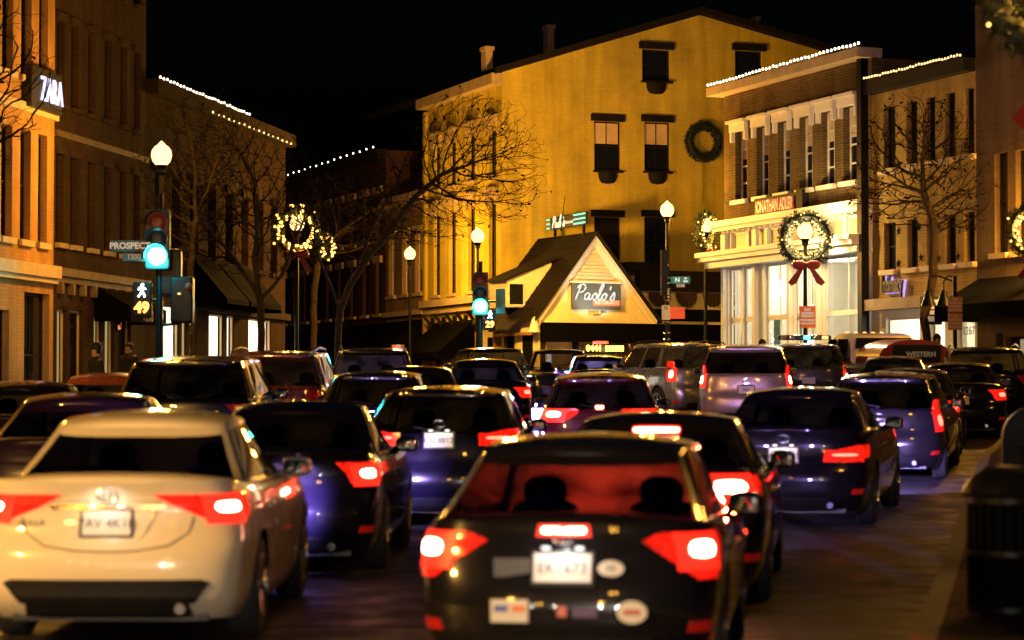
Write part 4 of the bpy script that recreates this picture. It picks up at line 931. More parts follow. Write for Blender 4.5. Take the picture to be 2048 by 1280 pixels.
# ---------------------------------------------------------------- buildings further along the bend
def far_row():
    hp = PF.hit
    b = thing('pale_shop_building', 'narrow lit two storey shop building left of the gabled corner building', 'building')
    u1 = hp(851, 500)[0]; u0 = hp(772, 500)[0]; m = brick('buff_brick', (.34, .23, .12), (.30, .2, .11), (.3, .22, .14), .5)
    holes = [(hp(px, 400)[0] - .5, hp(px, 400)[0] + .5, z0, z1) for px in (785, 812, 838) for z0, z1 in ((6.3, 8.8),)]
    gr = [(hp(790, 650)[0], hp(846, 650)[0], 2.3, 4.4)]
    wall(PF, u0, u1, 1.8, 10.4, holes + gr, m, b, back=9)
    for h in holes: window(PF, h, b, fm='white', bars=(0, 1), sill=(.1, .14, .14), lintel=(.1, .25, .12), lm='cream', blind=.6)
    w = window(PF, gr[0], b, fm='cream', pm='glass_shop', bars=(2, 0)); mb = MB(); PF.quad(mb, gr[0][0] - .3, gr[0][1] + .3, 2.2, 4.6, -1.5); mb.build('lit_interior', emit('shop_glow_white', (1, .9, .72), 2.2, 'NONE'), w)
    pieces(PF, 'cornice', 'stone', b, (u0, u1, 10.0, 10.45, .004, .3), (u0, u1, 5.4, 5.6, .004, .2))
    b = thing('dark_terrace', 'dark far brick terrace with arched windows beyond the leaning tree', 'building')
    v0, v1 = hp(560, 500)[0], u0 - .01; m = brick('dark_red_brick', (.10, .05, .032), (.08, .042, .03), (.09, .06, .045), .7)
    holes = []
    for k in range(9):
        u = v0 + 1 + (v1 - v0 - 2) * k / 8
        holes.append((u - .45, u + .45, 5.6, 7.8)); holes.append((u - .45, u + .45, 8.8, 10.8))
    gr = [(v1 - 9, v1 - 6.5, 2.4, 4.2), (v1 - 5.6, v1 - 4, 2.4, 4.2)]
    wall(PF, v0, v1, 1.8, 12.6, holes + gr, m, b, back=9)
    for h in holes: window(PF, h, b, fm='darkwood', bars=(0, 1), sill=(.1, .14, .14), lintel=(.1, .3, .14), lm='stone')
    for h in gr:
        w = window(PF, h, b, fm='darkwood', pm='glass_shop', bars=(0, 0)); mb = MB(); PF.quad(mb, h[0] - .3, h[1] + .3, h[2] - .1, h[3] + .1, -1.2); mb.build('lit_interior', emit('shop_glow_amber', (1, .5, .12), .9, 'NONE'), w)
    pieces(PF, 'cornice', 'slate', b, (v0, v1, 12.2, 12.65, .004, .4), (v0, v1, 4.7, 5.0, .004, .3))
    roof_lights(PF, v0 + 1, v1 - .5, 12.75, 'string of bulbs rising along the far dark roof in the middle', 17, .42, .034)
    a, e = hp(700, 650)[0], hp(845, 650)[0]; mb = MB(); p = PF.pt; zt, zm = 5.2, 3.95
    mb.face([p(a, zt, .01), p(e, zt, .01), p(e, zm, 1.6), p(a, zm, 1.6)]); mb.face([p(a, zm, 1.6), p(e, zm, 1.6), p(e, zm - .75, 1.6), p(a, zm - .75, 1.6)])
    for u in (a, e): mb.face([p(u, zt, .01), p(u, zm, 1.6), p(u, zm - .75, 1.6), p(u, zm - .75, .01)])
    o = tag(mb.build('awning', 'awn'), 'long black awning lettered for an optician with a spectacles emblem', 'awning')
    pf = PF.shift(1.62); c, z = pf.hit(795, 684)
    lm = mat('awning_lettering', (.62, .52, .34), .6)
    text('lettering', 'OPTICIAN', .46, lm, PF.mtx(c + .55, zm - .52, 1.61), o, .004, sp=1.15)
    mb = MB()
    for s in (-1, 1):
        mb.tube([PF.pt(c + s * .2 - .2 + .24 * cos(2 * pi * k / 20), zm - .06 + .17 * sin(2 * pi * k / 20), 1.62) for k in range(21)], .025, 5)
    mb.tube([PF.pt(c + .22, zm, 1.62), PF.pt(c + .6, zm + .06, 1.62)], .025, 5); mb.build('spectacles_emblem', lm, o)
far_row()
# ---------------------------------------------------------------- right-hand row
JX = lambda y: 6.6 + .378 * (75 - y)
JF = Fac((6.6, 75), (JX(46), 46))
def corner_shop():
    b = thing('corner_shop_building', 'brown brick corner building with tall bright cream shopfront and roof edge lights', 'building')
    h_ = JF.hit; u1 = h_(1745, 500)[0]; m = brick('shop_brick_brown', (.15, .098, .036), (.10, .066, .026), (.24, .17, .08), 1.)
    holes = []; zt = 10.15; zb_ = 8.05
    for px in (1482, 1525, 1568, 1612, 1656, 1701):
        u = h_(px, 330)[0]; holes.append((u - .40, u + .40, zb_, zt))
    zc = h_(1600, 432)[1]; zcan = h_(1600, 502)[1]; zb2 = zcan + .02
    # clerestory strip and shop openings
    cl = []; n = 7
    for k in range(n):
        a = .35 + (u1 - .7) * k / n; cl.append((a + .10, a + (u1 - .7) / n - .10, zcan + .27, zc - .22))
    cream = mat('shopfront_paint', (.72, .70, .62), .5, var=.06)
    wall(JF, 0, u1, zc, 11.35, holes, m, b, back=12, name='wall')
    for h in holes: window(JF, h, b, fm='white', bars=(1, 3), sill=(.1, .13, .14), lintel=(.12, .26, .16), lm='white', sm='white', hood=True, d=-.2, blind=.4)
    sh = [(.35, 1.25, 2.2, zcan - .35)]
    us = [.22, 1.12, 1.24, 2.15, 2.72, 4.42, 4.62, 6.12, 6.42, u1 - .22]
    shops = [(us[k], us[k + 1]) for k in range(0, 10, 2)]
    open_ = [(a, e, 2.15, zcan - .25) for a, e in shops]
    wall(JF, 0, u1, 1.5, zc - .001, cl + open_, cream, b, back=12, name='shopfront', sides=False, depth=.2)
    for h in cl: window(JF, h, b, fm='white', bars=(0, 0), d=-.08, pm=mat('clerestory_blind', (.42, .36, .25), .5))
    for h in open_:
        w = window(JF, h, b, fm=cream, pm='glass_shop', bars=(1, 0), d=-.10, fw=.09)
        mb = MB(); zz = h[2] + (h[3] - h[2]) * .56; JF.box(mb, h[0] + .09, h[1] - .09, zz, zz + .14, -.19, -.07); mb.build('transom', cream, w)
    pieces(JF, 'shopfront_cornice', cream, b, (-.25, u1 + .05, zc - .02, zc + .16, .004, .42), (-.2, u1 + .03, zc - .14, zc - .022, .004, .30), (-.6, u1, zcan + .08, zcan + .22, .004, .75), (-.55, u1, zcan - .06, zcan + .078, .004, .66), (-.4, u1, zcan - .26, zcan - .063, .004, .5))
    for u in (0.02, 2.18, 4.44, 6.18, u1 - .2): pieces(JF, 'shopfront_pilaster', cream, b, (u, u + .16, 1.6, zcan - .27, .003, .14), (u - .04, u + .22, zcan + .225, zc - .205, .003, .12))
    pieces(JF, 'dentil', cream, b, *[(.2 + k * .36, .30 + k * .36, zc - .20, zc - .145, .004, .2) for k in range(24)])
    pieces(JF, 'cornice', 'stone', b, (-.25, u1 + .05, 11.362, 11.62, -.3, .50))
    mb = MB(); JF.box(mb, u1 - .1, u1 + .14, 1.6, 11.3, .19, .42); mb.build('drain_pipe', 'iron', b)
    # shop room
    room(b, JF, .1, u1 - .1, 1.9, zcan - .05, 4.5)
    furn(u1, zcan)
    s = thing('shop_name_sign', 'dim red and white illuminated letters on brick above the cream shopfront', 'sign')
    ua, za = h_(1524, 420); ue_, ze = h_(1603, 403); zz = (za + ze) / 2
    mb = MB(); JF.box(mb, ua - .12, ue_ + .12, zz - .30, zz + .30, .15, .2); JF.box(mb, ue_ + .12, ue_ + .5, zz - .34, zz + .36, .03, .24); mb.build('sign_board', 'darkwood', s)
    t = text('lettering', 'JONATHAN ADLER', .50, emit('sign_letters_red', (1, .16, .10), .5), JF.mtx((ua + ue_) / 2, zz, .23), s, .03, bold=.012); t.scale = ((ue_ - ua) / 4.6, 1, 1)
    roof_lights(JF, -.2, u1 + .1, 11.72, 'evenly spaced white bulbs along the corner shop cornice', 44, .46, .034)
    return u1
def room(b, f, u0, u1, z0, z1, dep, m='shopwhite', lm='shoplight', power=560, col=(1, .90, .70)):
    mb = MB()
    f.quad(mb, u0, u1, z0, z1, -dep)
    for u in (u0, u1): mb.face([f.pt(u, z0, -.3), f.pt(u, z1, -.3), f.pt(u, z1, -dep), f.pt(u, z0, -dep)])
    for z in (z0, z1): mb.face([f.pt(u0, z, -.3), f.pt(u1, z, -.3), f.pt(u1, z, -dep), f.pt(u0, z, -dep)])
    mb.build('shop_interior', m, b)
    n = max(2, int((u1 - u0) / 2)); mb = MB()
    for k in range(n):
        u = u0 + (u1 - u0) * (k + .5) / n
        light('POINT', f.pt(u, z1 - .7, -dep * .45), col, power / n, b, 'shop_lamp_light', .2)
        f.box(mb, u - .25, u + .25, z1 - .12, z1 - .05, -dep * .55, -dep * .35)
    mb.build('ceiling_lamp', lm, b)
def furn(u1, zcan):
    f = JF
    for k, (u, z, r) in enumerate(((1.35, 5.35, .28), (3.3, 4.3, .20), (3.55, 3.5, .26))):
        t = thing('pendant_lamp', ['round white pendant globe in the first shop window', 'small white pendant hanging in the second shop window', 'bowl shaped pendant low in the second shop window'][k], 'lamp')
        mb = MB(); mb.sphere(f.pt(u, z, -1.2), r, 14, 10, .9); mb.build('lamp_shade', emit('pendant_glow', (1, .9, .72), 5, 'NONE'), t, smooth=60); mb = MB(); mb.tube([f.pt(u, z + r, -1.2), f.pt(u, zcan - .1, -1.2)], .012, 5); mb.build('cord', 'black', t)
    for k, u in enumerate((.75, 1.7, 4.2)):
        t = thing('table_lamp', ['drum shade lamp on a shelf at the left of the shopfront', 'drum shade lamp behind the wreathed lamp post', 'square white shade lamp in the third shop window'][k], 'lamp'); z = 2.9 + .1 * k; q = f.pt(u, z, -.8)
        mb = MB(); mb.lathe([(.20, 0), (.17, .36)], q, 16); mb.build('lamp_shade', emit('shade_glow', (1, .86, .62), 2.2, 'NONE'), t, smooth=40); mb = MB(); mb.lathe([(.10, -1.0), (.09, -.95), (.03, -.9), (.05, -.5), (.02, 0)], q, 12); mb.build('lamp_base', 'white', t, smooth=40)
    for k, (u, z) in enumerate(((.62, 3.25), (1.62, 3.75), (3.1, 3.2))):                 # lit decorations
        t = thing('lit_decoration', ['spray of white fairy lights in the left shop bay', 'twinkling wreath of white lights in the shop bay', 'small cluster of white lights by the green shop panel'][k], 'decoration')
        mb = MB(); r = (.35, .5, .25)[k]; pts = []
        for q in range(40):
            a, rr = random.uniform(0, 2 * pi), r * sqrt(random.uniform(.25, 1)); pts.append(f.pt(u + rr * cos(a) * .8, z + rr * sin(a), -.6 + random.uniform(-.1, .1)))
            mb.tube([f.pt(u, z, -.6), pts[-1]], .008, 4)
        mb.build('twig', 'leaf', t); bb = MB(); bb.sphere((0, 0, 0), .028, 6, 4); o = bb.build('fairy_light', emit('white_fairy', (1, .93, .8), 9, 'NONE'), t); o.location = pts[0]
        for q in pts[1:]:
            c = o.copy(); C.objects.link(c); c.location = q; c.parent = t
    for k, (u, wd, ht, dp, nm, lb) in enumerate(((1.9, .5, 1.9, -1.9, 'walnut', 'walnut shelf unit behind the bay window'), (3.75, .9, 1.1, -1.6, 'walnut', 'low walnut sideboard in the second shop window'), (5.4, .5, 2.3, -2.2, 'brass', 'tall brass shelf in the third shop window'), (7.4, 1.1, 1.0, -1.5, 'indigo', 'blue upholstered sofa in the last shop window'))):
        t = thing('display_shelf', lb, 'furniture'); mm = mat('furn_' + nm, dict(walnut=(.10, .045, .02), brass=(.5, .33, .1), indigo=(.03, .05, .14))[nm], .5)
        mb = MB()
        if nm == 'indigo': mb = MB(); f.box(mb, u, u + wd, 2.0, 2.0 + ht * .5, dp - .6, dp); f.box(mb, u, u + wd, 2.0 + ht * .5, 2.0 + ht, dp - .6, dp - .4)
        else:
            for q in range(4): f.box(mb, u, u + wd, 2.0 + ht * q / 3.2, 2.05 + ht * q / 3.2, dp - .35, dp)
            for q in (u, u + wd - .05): f.box(mb, q, q + .05, 1.95, 2.0 + ht, dp - .36, dp + .005)
        mb.build('frame', mm, t)
        for q in range(4):
            mb = MB(); uu = u + wd * (.2 + .18 * q); zz = 2.06 + ht * (q % 3) / 3.2 if nm != 'indigo' else 2.0 + ht * .55; mb.lathe([(.04, 0), (.07, .08), (.05, .18), (.02, .24)], f.pt(uu, zz, dp - .18), 10); mb.build('vase', mat('vase_%d' % (q % 3), ((.5, .1, .05), (.06, .25, .22), (.6, .55, .4))[q % 3], .3), t, smooth=40)
    t = thing('display_screen', 'dark teal panel standing inside the shop behind the lamp post', 'screen'); mb = MB(); f.box(mb, 2.75, 3.25, 2.2, 4.1, -1.0, -.95); f.box(mb, 6.95, 7.25, 2.2, 3.7, -1.0, -.95); f.box(mb, .5, .95, 2.2, 4.4, -1.5, -1.45); mb.build('panel', mat('teal_panel', (.02, .09, .075), .4), t)
    t = thing('window_lettering', 'white vertical lettering on the last pane of the cream shopfront', 'sign')
    for k, ch in enumerate('SLC'): text('lettering', ch, .3, 'plate', f.mtx(8.45, 4.9 - .38 * k, -.11), t, .003)
ju = corner_shop()
def neighbours():
    h_ = JF.hit
    b = thing('brick_shop_building', 'painted yellow brick building with star shaped wall anchors behind the slim bare tree', 'building')
    u0, u1 = ju + .01, h_(1953, 500)[0]; m = brick('ochre_painted_brick', (.56, .38, .10), (.50, .33, .09), (.40, .27, .09), .9)
    holes = []
    for px in (1783, 1825, 1866, 1908, 1945):
        pass
    cols = [(1768, 1792), (1814, 1836), (1852, 1872), (1890, 1912), (1929, 1950)]
    for a, e in cols:
        ua, ue_ = h_(a, 500)[0], h_(e, 500)[0]; holes.append((ua, ue_, h_(1780, 540)[1], h_(1780, 445)[1])); holes.append((ua, ue_, 8.2, 9.9))
    zs_ = h_(1850, 600)[1]
    wall(JF, u0, u1, zs_ - .2, 10.6, holes, m, b, back=12)
    for h in holes: window(JF, h, b, fm='darkwood', bars=(1, 1), sill=(.1, .14, .14), sm='cream')
    gr = [(h_(1772, 700)[0], h_(1840, 700)[0], 2.0, zs_ - .42), (h_(1862, 700)[0], h_(1890, 700)[0], 1.7, zs_ - .5), (h_(1915, 700)[0], h_(1950, 700)[0], 1.8, zs_ - .34)]
    wp = mat('shopfront_white', (.72, .68, .58), .5, var=.06)
    wall(JF, u0, u1, 1.4, zs_ - .203, gr, wp, b, back=12, sides=False, name='shopfront')
    for h in gr: window(JF, h, b, fm=wp, pm='glass_shop', bars=(0, 0), d=-.1)
    mb = MB(); JF.box(mb, u0, u1, zs_ - .2, zs_ + .1, .004, .35); mb.build('shopfront_cornice', 'stone', b)
    pieces(JF, 'cornice', 'slate', b, (u0, u1, 10.3, 10.65, .004, .35))
    room(b, JF, u0 + .1, u1 - .1, 1.6, zs_ - .3, 3.5, power=420, col=(1, .90, .74))
    mb = MB()
    for k, (px, py) in enumerate(((1798, 527), (1843, 515), (1877, 517), (1877, 452), (1917, 513), (1838, 455), (1798, 462))):
        u, z = h_(px, py)
        for q in range(5):
            a = pi / 2 + 2 * pi * q / 5; c0, c1 = a - pi / 5, a + pi / 5
            mb.face([JF.pt(u, z, .05), JF.pt(u + .05 * cos(c0), z + .05 * sin(c0), .02), JF.pt(u + .16 * cos(a), z + .16 * sin(a), .02), JF.pt(u + .05 * cos(c1), z + .05 * sin(c1), .02)])
    mb.build('wall_anchor', 'iron', b)
    roof_lights(JF, u0 + .1, u1 - .1, 10.72, 'fainter irregular string of bulbs along the right brick roof', 36, .38, .026, 'bulb')
    s = thing('boutique_sign', 'black letters with violet halo on the ochre brick', 'sign'); ua, za = h_(1773, 572); ue_, ze = h_(1818, 568); zz = (za + ze) / 2
    t = text('lettering', 'Intimacy', .62, 'black', JF.mtx((ua + ue_) / 2, zz, .16), s, .03, bold=.02); t.scale = ((ue_ - ua) / 2.3, 1, 1)
    t2 = text('halo', 'Intimacy', .62, 'violet', JF.mtx((ua + ue_) / 2, zz, .06), s, .004, bold=.035); t2.scale = t.scale
    t = thing('blade_sign', 'small square white sign with black border projecting from the white shopfront', 'sign'); u, z = h_(1923, 622); mb = MB(); mb.box(-.28, .28, -.05, .05, -.36, .36, Matrix.Translation(JF.pt(u, z, .9))); mb.build('sign_board', 'black', t)
    mb = MB(); mb.box(-.2, .2, -.06, -.052, -.28, .28, Matrix.Translation(JF.pt(u, z, .9))); mb.build('sign_face', mat('sign_face_cream', (.7, .64, .5), .5, em=(1, .8, .5), es=.2), t); text('lettering', 'E', .5, 'ink', Matrix.Translation(JF.pt(u, z, .9) + Vector((0, -.065, 0))) @ Matrix.Rotation(pi / 2, 4, 'X'), t, .002)
    t = thing('door_number', 'thin house number lettered on the white shop glass', 'sign'); text('lettering', '1267', .3, 'iron', JF.mtx(h_(1931, 690)[0], h_(1931, 662)[1], -.1), t, .002)
    b = thing('dark_brick_building', 'unlit brick building with dark awning at the right picture edge', 'building')
    v0, v1 = u1 + .01, JF.len + 6; m = brick('dusky_brick', (.17, .11, .06), (.14, .09, .05), (.15, .11, .07), .8)
    hs = [(h_(1990, 500)[0], h_(2016, 500)[0], 5.6, 8.1), (h_(2032, 500)[0], h_(2062, 500)[0], 5.6, 8.1)]; gr = [(h_(1992, 700)[0], h_(2006, 700)[0], 1.8, 3.6), (h_(2012, 700)[0], h_(2052, 700)[0], 1.8, 3.5)]
    wall(JF, v0, v1, 1.3, 12, hs + gr, m, b, back=12)
    for h in hs: window(JF, h, b, bars=(1, 1), sill=(.1, .14, .14))
    for h in gr:
        w = window(JF, h, b, pm='glass_shop', bars=(2, 0)); mb = MB(); JF.quad(mb, h[0] - .2, h[1] + .2, h[2], h[3], -.8); mb.build('lit_interior', emit('shop_glow_dim', (1, .6, .22), .16, 'NONE'), w)
    mb = MB(); p = JF.pt; mb.face([p(v0 + .1, 5.0, .01), p(v1, 5.0, .01), p(v1, 4.3, 1.3), p(v0 + .1, 4.3, 1.3)]); mb.face([p(v0 + .1, 4.3, 1.3), p(v1, 4.3, 1.3), p(v1, 3.9, 1.3), p(v0 + .1, 3.9, 1.3)]); mb.face([p(v0 + .1, 5, .01), p(v0 + .1, 4.3, 1.3), p(v0 + .1, 3.9, 1.3), p(v0 + .1, 3.9, .01)])
    tag(mb.build('awning', 'awn'), 'dark awning on the unlit building at the right picture edge', 'awning')
neighbours()
# ---------------------------------------------------------------- street furniture
def pole_profile(mb, x, y, h, r=.06):
    z = g(y) + .14
    mb.lathe([(.24, 0), (.24, .12), (.17, .18), (.15, .5), (.11, .62), (r * 1.5, .8), (r * 1.15, 1.2), (r, 2.2), (r * .82, h - .2), (r * 1.5, h - .16), (r * 1.5, h - .1), (.10, h - .06), (.14, h)], (x, y, z), 14)
def globe_lamp(x, y, ztop, label, power, r=.22, glow='globe', group='globe street lamps along the road', col=SOD):
    t = thing('street_lamp', label, 'street lamp', (x, y, g(y) + .14), group=group); h = ztop - r - g(y) - .14
    mb = MB(); pole_profile(mb, 0, 0, h) ; mb.v = [(a, b, c - g(0) - .14) for a, b, c in mb.v]; mb.build('post', 'iron', t, smooth=35)
    zc = h + r * .98
    mb = MB(); mb.lathe([(r * .55, -r * .95), (r * .85, -r * .6), (r, -.02), (r * .92, r * .4), (r * .66, r * .78), (r * .36, r * .98), (r * .30, r * 1.08), (r * .16, r * 1.22), (.001, r * 1.36)], (0, 0, zc), 20); mb.build('lamp_globe', glow, t, smooth=50)
    light('POINT', (0, 0, zc), col, power, t, 'lamp_light', r * 1.45)
    return t
def wreath(c, ro, ri, label, facing=0., lit=True, nb=46, bow=True, hang=None, seed=1, group=None, leaf_n=1500, bulb_r=.022):
    """ring of fir needles with fairy lights; facing turns it about the vertical"""
    rng = random.Random(seed); t = thing('wreath', label, 'wreath', c, (0, 0, facing), group); Rm, rt = (ro + ri) / 2, (ro - ri) / 2; mb = MB()
    n = 28; rings = []
    for i in range(n):
        a = 2 * pi * i / n; rings.append(mb.add([((Rm + rt * .6 * cos(b)) * cos(a), rt * .6 * sin(b), (Rm + rt * .6 * cos(b)) * sin(a)) for b in [2 * pi * k / 8 for k in range(8)]]))
    for i in range(n):
        for k in range(8): q, w = rings[i], rings[(i + 1) % n]; mb.f.append((q + k, w + k, w + (k + 1) % 8, q + (k + 1) % 8))
    for k in range(leaf_n):
        a, b = rng.uniform(0, 2 * pi), rng.uniform(0, 2 * pi); rr = rt * rng.uniform(.55, .85)
        base = Vector(((Rm + rr * cos(b)) * cos(a), rr * sin(b), (Rm + rr * cos(b)) * sin(a)))
        d = Vector((cos(b) * cos(a), sin(b), cos(b) * sin(a))) + Vector((rng.uniform(-.9, .9), rng.uniform(-.6, .6), rng.uniform(-.9, .9))); d.normalize()
        l = rt * rng.uniform(.35, .8); w = d.cross(Vector((rng.uniform(-1, 1), rng.uniform(-1, 1), rng.uniform(-1, 1)))).normalized() * l * .16
        mb.face([base - w, base + w, base + d * l])
    mb.build('foliage', 'leaf', t)
    if lit:
        bb = MB(); bb.sphere((0, 0, 0), bulb_r, 6, 4); o = bb.build('fairy_light', 'fairy', t)
        for k in range(nb):
            a = rng.uniform(0, 2 * pi); b = rng.uniform(pi * .55, pi * 1.45) if rng.random() < .7 else rng.uniform(0, 2 * pi); rr = rt * .95
            c_ = o if k == 0 else o.copy()
            if k: C.objects.link(c_); c_.parent = t
            c_.location = ((Rm + rr * cos(b)) * cos(a), -abs(rr * sin(b)) - .02, (Rm + rr * cos(b)) * sin(a))
    if bow:
        mb = MB(); z = -ro * .92; y = -rt - .03; s = ro
        for sg in (-1, 1):
            mb.rbox(sg * s * .24 - s * .24, sg * s * .24 + s * .24, y - .06, y + .04, z - s * .16 + .0, z + s * .16, .8)
            q = [(sg * s * .03, y - .03, z), (sg * s * .16, y - .03, z), (sg * s * .64, y - .05, z - s * .60), (sg * s * .52, y - .01, z - s * .72), (sg * s * .34, y - .04, z - s * .62)]
            mb.face(q)
        mb.rbox(-s * .09, s * .09, y - .1, y + .02, z - s * .09, z + s * .1, .8)
        mb.build('bow', 'bow', t, smooth=50)
    return t
def lamp_at(vx, vy, d, label, power, **k):
    p = Vp(vx, vy, d); return p, globe_lamp(p.x, p.y, p.z + k.get('r', .22), label, power, **k)
pL1, _ = lamp_at(219, 224, 54, 'tall globe lamp above the near left traffic signal', 2300, r=.235)
pL2, _ = lamp_at(403, 313, 72, 'globe lamp inside the lit wreath over the left pavement', 900)
pL3, _ = lamp_at(556, 352, 92, 'globe lamp left of the middle signal in front of the optician awning', 3000)
pL4, _ = lamp_at(648, 329, 80, 'globe lamp rising directly above the middle traffic signal', 13500)
pL5, _ = lamp_at(905, 294, 76, 'globe lamp on the post carrying the green street name', 3000)
pL6, _ = lamp_at(957, 315, 79, 'globe lamp behind the edge-on wreath left of the cream shopfront', 1900)
pL7, _ = lamp_at(1092, 324, 66.5, 'globe lamp centred in the large bow wreath before the cream shopfront', 2300, col=(1, .66, .28))
pL8 = P(2072, 462, 58); globe_lamp(pL8.x, pL8.y, pL8.z + .22, 'globe lamp with wreath at the far right picture edge', 3800)
pL9 = P(2105, -40, 21); globe_lamp(pL9.x, pL9.y, pL9.z + .22, 'near globe lamp with bow wreath just outside the upper right corner', 1000)
# lamps of the same row that stand beside and behind the camera
for x, y, pw, lb in ((-9.9, 7, 17000, 'globe lamp on the left pavement beside the cream car'), (-9.6, 36, 4200, 'globe lamp on the left pavement before the cream corner building'), (-1.6, -5, 500, 'globe lamp behind the photographer on the right pavement'), (-11.5, -14, 2600, 'globe lamp on the left pavement just behind the photographer'), (-5.6, -24, 2200, 'second globe lamp behind the photographer on the right pavement'), (-15.5, -36, 2600, 'third globe lamp far behind the photographer'), (11.2, 40, 500, 'globe lamp on the right pavement beside the parked cars')):
    globe_lamp(x, y, g(y) + 5.3, lb, pw, col=(1, .50, .10) if 0 < y < 10 else SOD)
wreath(pL7 + Vector((0, -.05, 0)), .80, .42, 'large round wreath with red bow before the cream shopfront', nb=64, seed=3)
wreath(pL2 + Vector((0, -.05, 0)), .78, .44, 'glowing wreath around the lamp over the left pavement', nb=70, seed=4, bulb_r=.045)
wreath(Vp(443, 335, 76), .45, .25, 'smaller lit wreath just right of the left pavement wreath', nb=36, seed=5, bow=False, facing=1.0, bulb_r=.035)
wreath(pL6 + Vector((0, -.05, 0)), .74, .40, 'wreath seen nearly edge-on left of the cream shopfront', nb=40, facing=1.05, seed=6, bulb_r=.03)
wreath(pL8 + Vector((-.05, -.05, 0)), .72, .40, 'partly cut wreath of lights at the right picture edge', nb=60, seed=7, bulb_r=.03)
wreath(pL9 + Vector((.1, -.05, 0)), .82, .44, 'out of focus wreath with dark red bow in the upper right corner', nb=80, seed=8, bulb_r=.02)
c = GF.hv(952, 193); cp = GF.pt(c[0], c[1], .18)
wreath(cp, .80, .44, 'big unlit wreath hung on the yellow gable wall', facing=math.atan2(GF.t.y, GF.t.x), lit=False, bow=False, seed=9, leaf_n=2200)
mb = MB(); a = GF.pt(c[0], c[1] - .8, .1); mb.tube([a, a - Vector((0, 0, 1.5))], .012, 5); tag(mb.build('hanging_cord', 'iron'), 'thin cord hanging below the big unlit wall wreath', 'cord')
def garland_pole(p, n):
    pass
# ---- traffic signals
def signal(x, y, zg, zr_, label, lenspx=.15, lit='teal', pole=True, group=None):
    """pole with a three-lens head facing the camera; zg is the height of the green lens"""
    t = thing('traffic_signal', label, 'traffic signal', (x, y, g(y) + .14), group=group); o = Vector((0, 0, -g(y) - .14))
    st = (zr_ - zg) / 2
    mb = MB(); mb.lathe([(.16, 0), (.16, .2), (.085, .3), (.07, zr_ - g(y) - .2), (.07, zr_ - g(y) + .5)], (0, 0, 0), 14); mb.build('post', 'iron', t, smooth=40)
    hd = MB(); zc = (zg + zr_) / 2 + o.z; hd.rbox(-.26, .26, -.36, -.12, zc - st - .28, zc + st + .28, .12); hd.tube([(0, -.2, zc + st + .1), (0, 0, zc + st + .1)], .04, 8); hd.tube([(0, -.2, zc - st - .1), (0, 0, zc - st - .1)], .04, 8)
    hd = hd.build('signal_head', 'signal_black', t, smooth=40)
    for k in range(3):
        z = zg + st * k + o.z
        mb = MB(); mb.lathe([(.0001, -.43), (.10, -.42), (.175, -.39), (.205, -.365)], (0, 0, z), 24, 'y'); mb.build('signal_lens', 'teal' if k == 0 else ('redoff' if k == 2 else 'black'), hd)
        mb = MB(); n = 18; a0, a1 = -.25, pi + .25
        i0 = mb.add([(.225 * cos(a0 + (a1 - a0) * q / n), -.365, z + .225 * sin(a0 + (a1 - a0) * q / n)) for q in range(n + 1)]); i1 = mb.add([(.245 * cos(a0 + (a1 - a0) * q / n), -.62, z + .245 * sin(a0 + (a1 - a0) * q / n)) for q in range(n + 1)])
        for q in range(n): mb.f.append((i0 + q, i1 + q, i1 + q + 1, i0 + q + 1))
        mb.build('visor', 'teal_glow' if k == 0 else 'iron', hd)  # visor of the green lens glows itself, painting in the signal's halo
    light('POINT', (0, -.72, zg + o.z), (.02, .9, 1), 170, t, 'signal_light', .12)
    return t, o
def ped_signal(t, o, x, z, n, s=1.):
    mb = MB(); mb.rbox(x - .19 * s, x + .19 * s, -.24, -.02, z - .36 * s, z + .36 * s, .12); mb.tube([(x, -.1, z), (0, 0, z)], .035, 8); b = mb.build('pedestrian_head', 'iron', t, smooth=40)
    mb = MB(); zz = z + .18 * s; k = .0135 * s                                                         # walking figure
    P_ = lambda a, c: (x + a * k, -.255, zz + c * k)
    mb.sphere(P_(1, 9), .030 * s, 10, 8)
    mb.tube([P_(0, 7), P_(0, -.5)], .030 * s, 8); mb.tube([P_(0, 6.5), P_(4, 3.5), P_(6, 2)], .015 * s, 6); mb.tube([P_(0, 6.5), P_(-4, 4), P_(-5, 1)], .015 * s, 6)
    mb.tube([P_(0, -.5), P_(3, -4), P_(4.5, -9.5)], .019 * s, 6); mb.tube([P_(0, -.5), P_(-2, -5), P_(-5.5, -9)], .019 * s, 6); mb.build('walking_figure', 'walk', b)
    text('countdown', n, .30 * s, 'count', Matrix.Translation((x, -.25, z - .17 * s)) @ Matrix.Rotation(pi / 2, 4, 'X'), b, .004, bold=.012)
p1 = P(319, 514, 52); zr1 = P(315, 447, 52).z
t, o = signal(p1.x, p1.y, p1.z, zr1, 'near left traffic signal showing green with a walk signal counting 49')
q = P(287, 600, 52); ped_signal(t, o, q.x - p1.x, q.z + o.z, '49', 1.05)
q = P(362, 600, 52); mb = MB(); mb.rbox(q.x - p1.x - .22, q.x - p1.x + .26, -.1, .3, q.z + o.z - .5, q.z + o.z + .5, .12); mb.rbox(q.x - p1.x - .55, q.x - p1.x + .0, -.05, .25, q.z + o.z + .1, q.z + o.z + 1.1, .12); mb.tube([(0, 0, q.z + o.z + .2), (q.x - p1.x, 0, q.z + o.z + .2)], .04, 8); mb.tube([(0, 0, q.z + o.z - .55), (q.x - p1.x, 0, q.z + o.z - .5)], .03, 8); b = mb.build('side_signal_head', 'iron', t, smooth=40)
q = P(379, 574, 52); mb = MB(); mb.sphere((q.x - p1.x, -.14, q.z + o.z), .085, 10, 8); mb.build('side_lens', 'redoff', b)
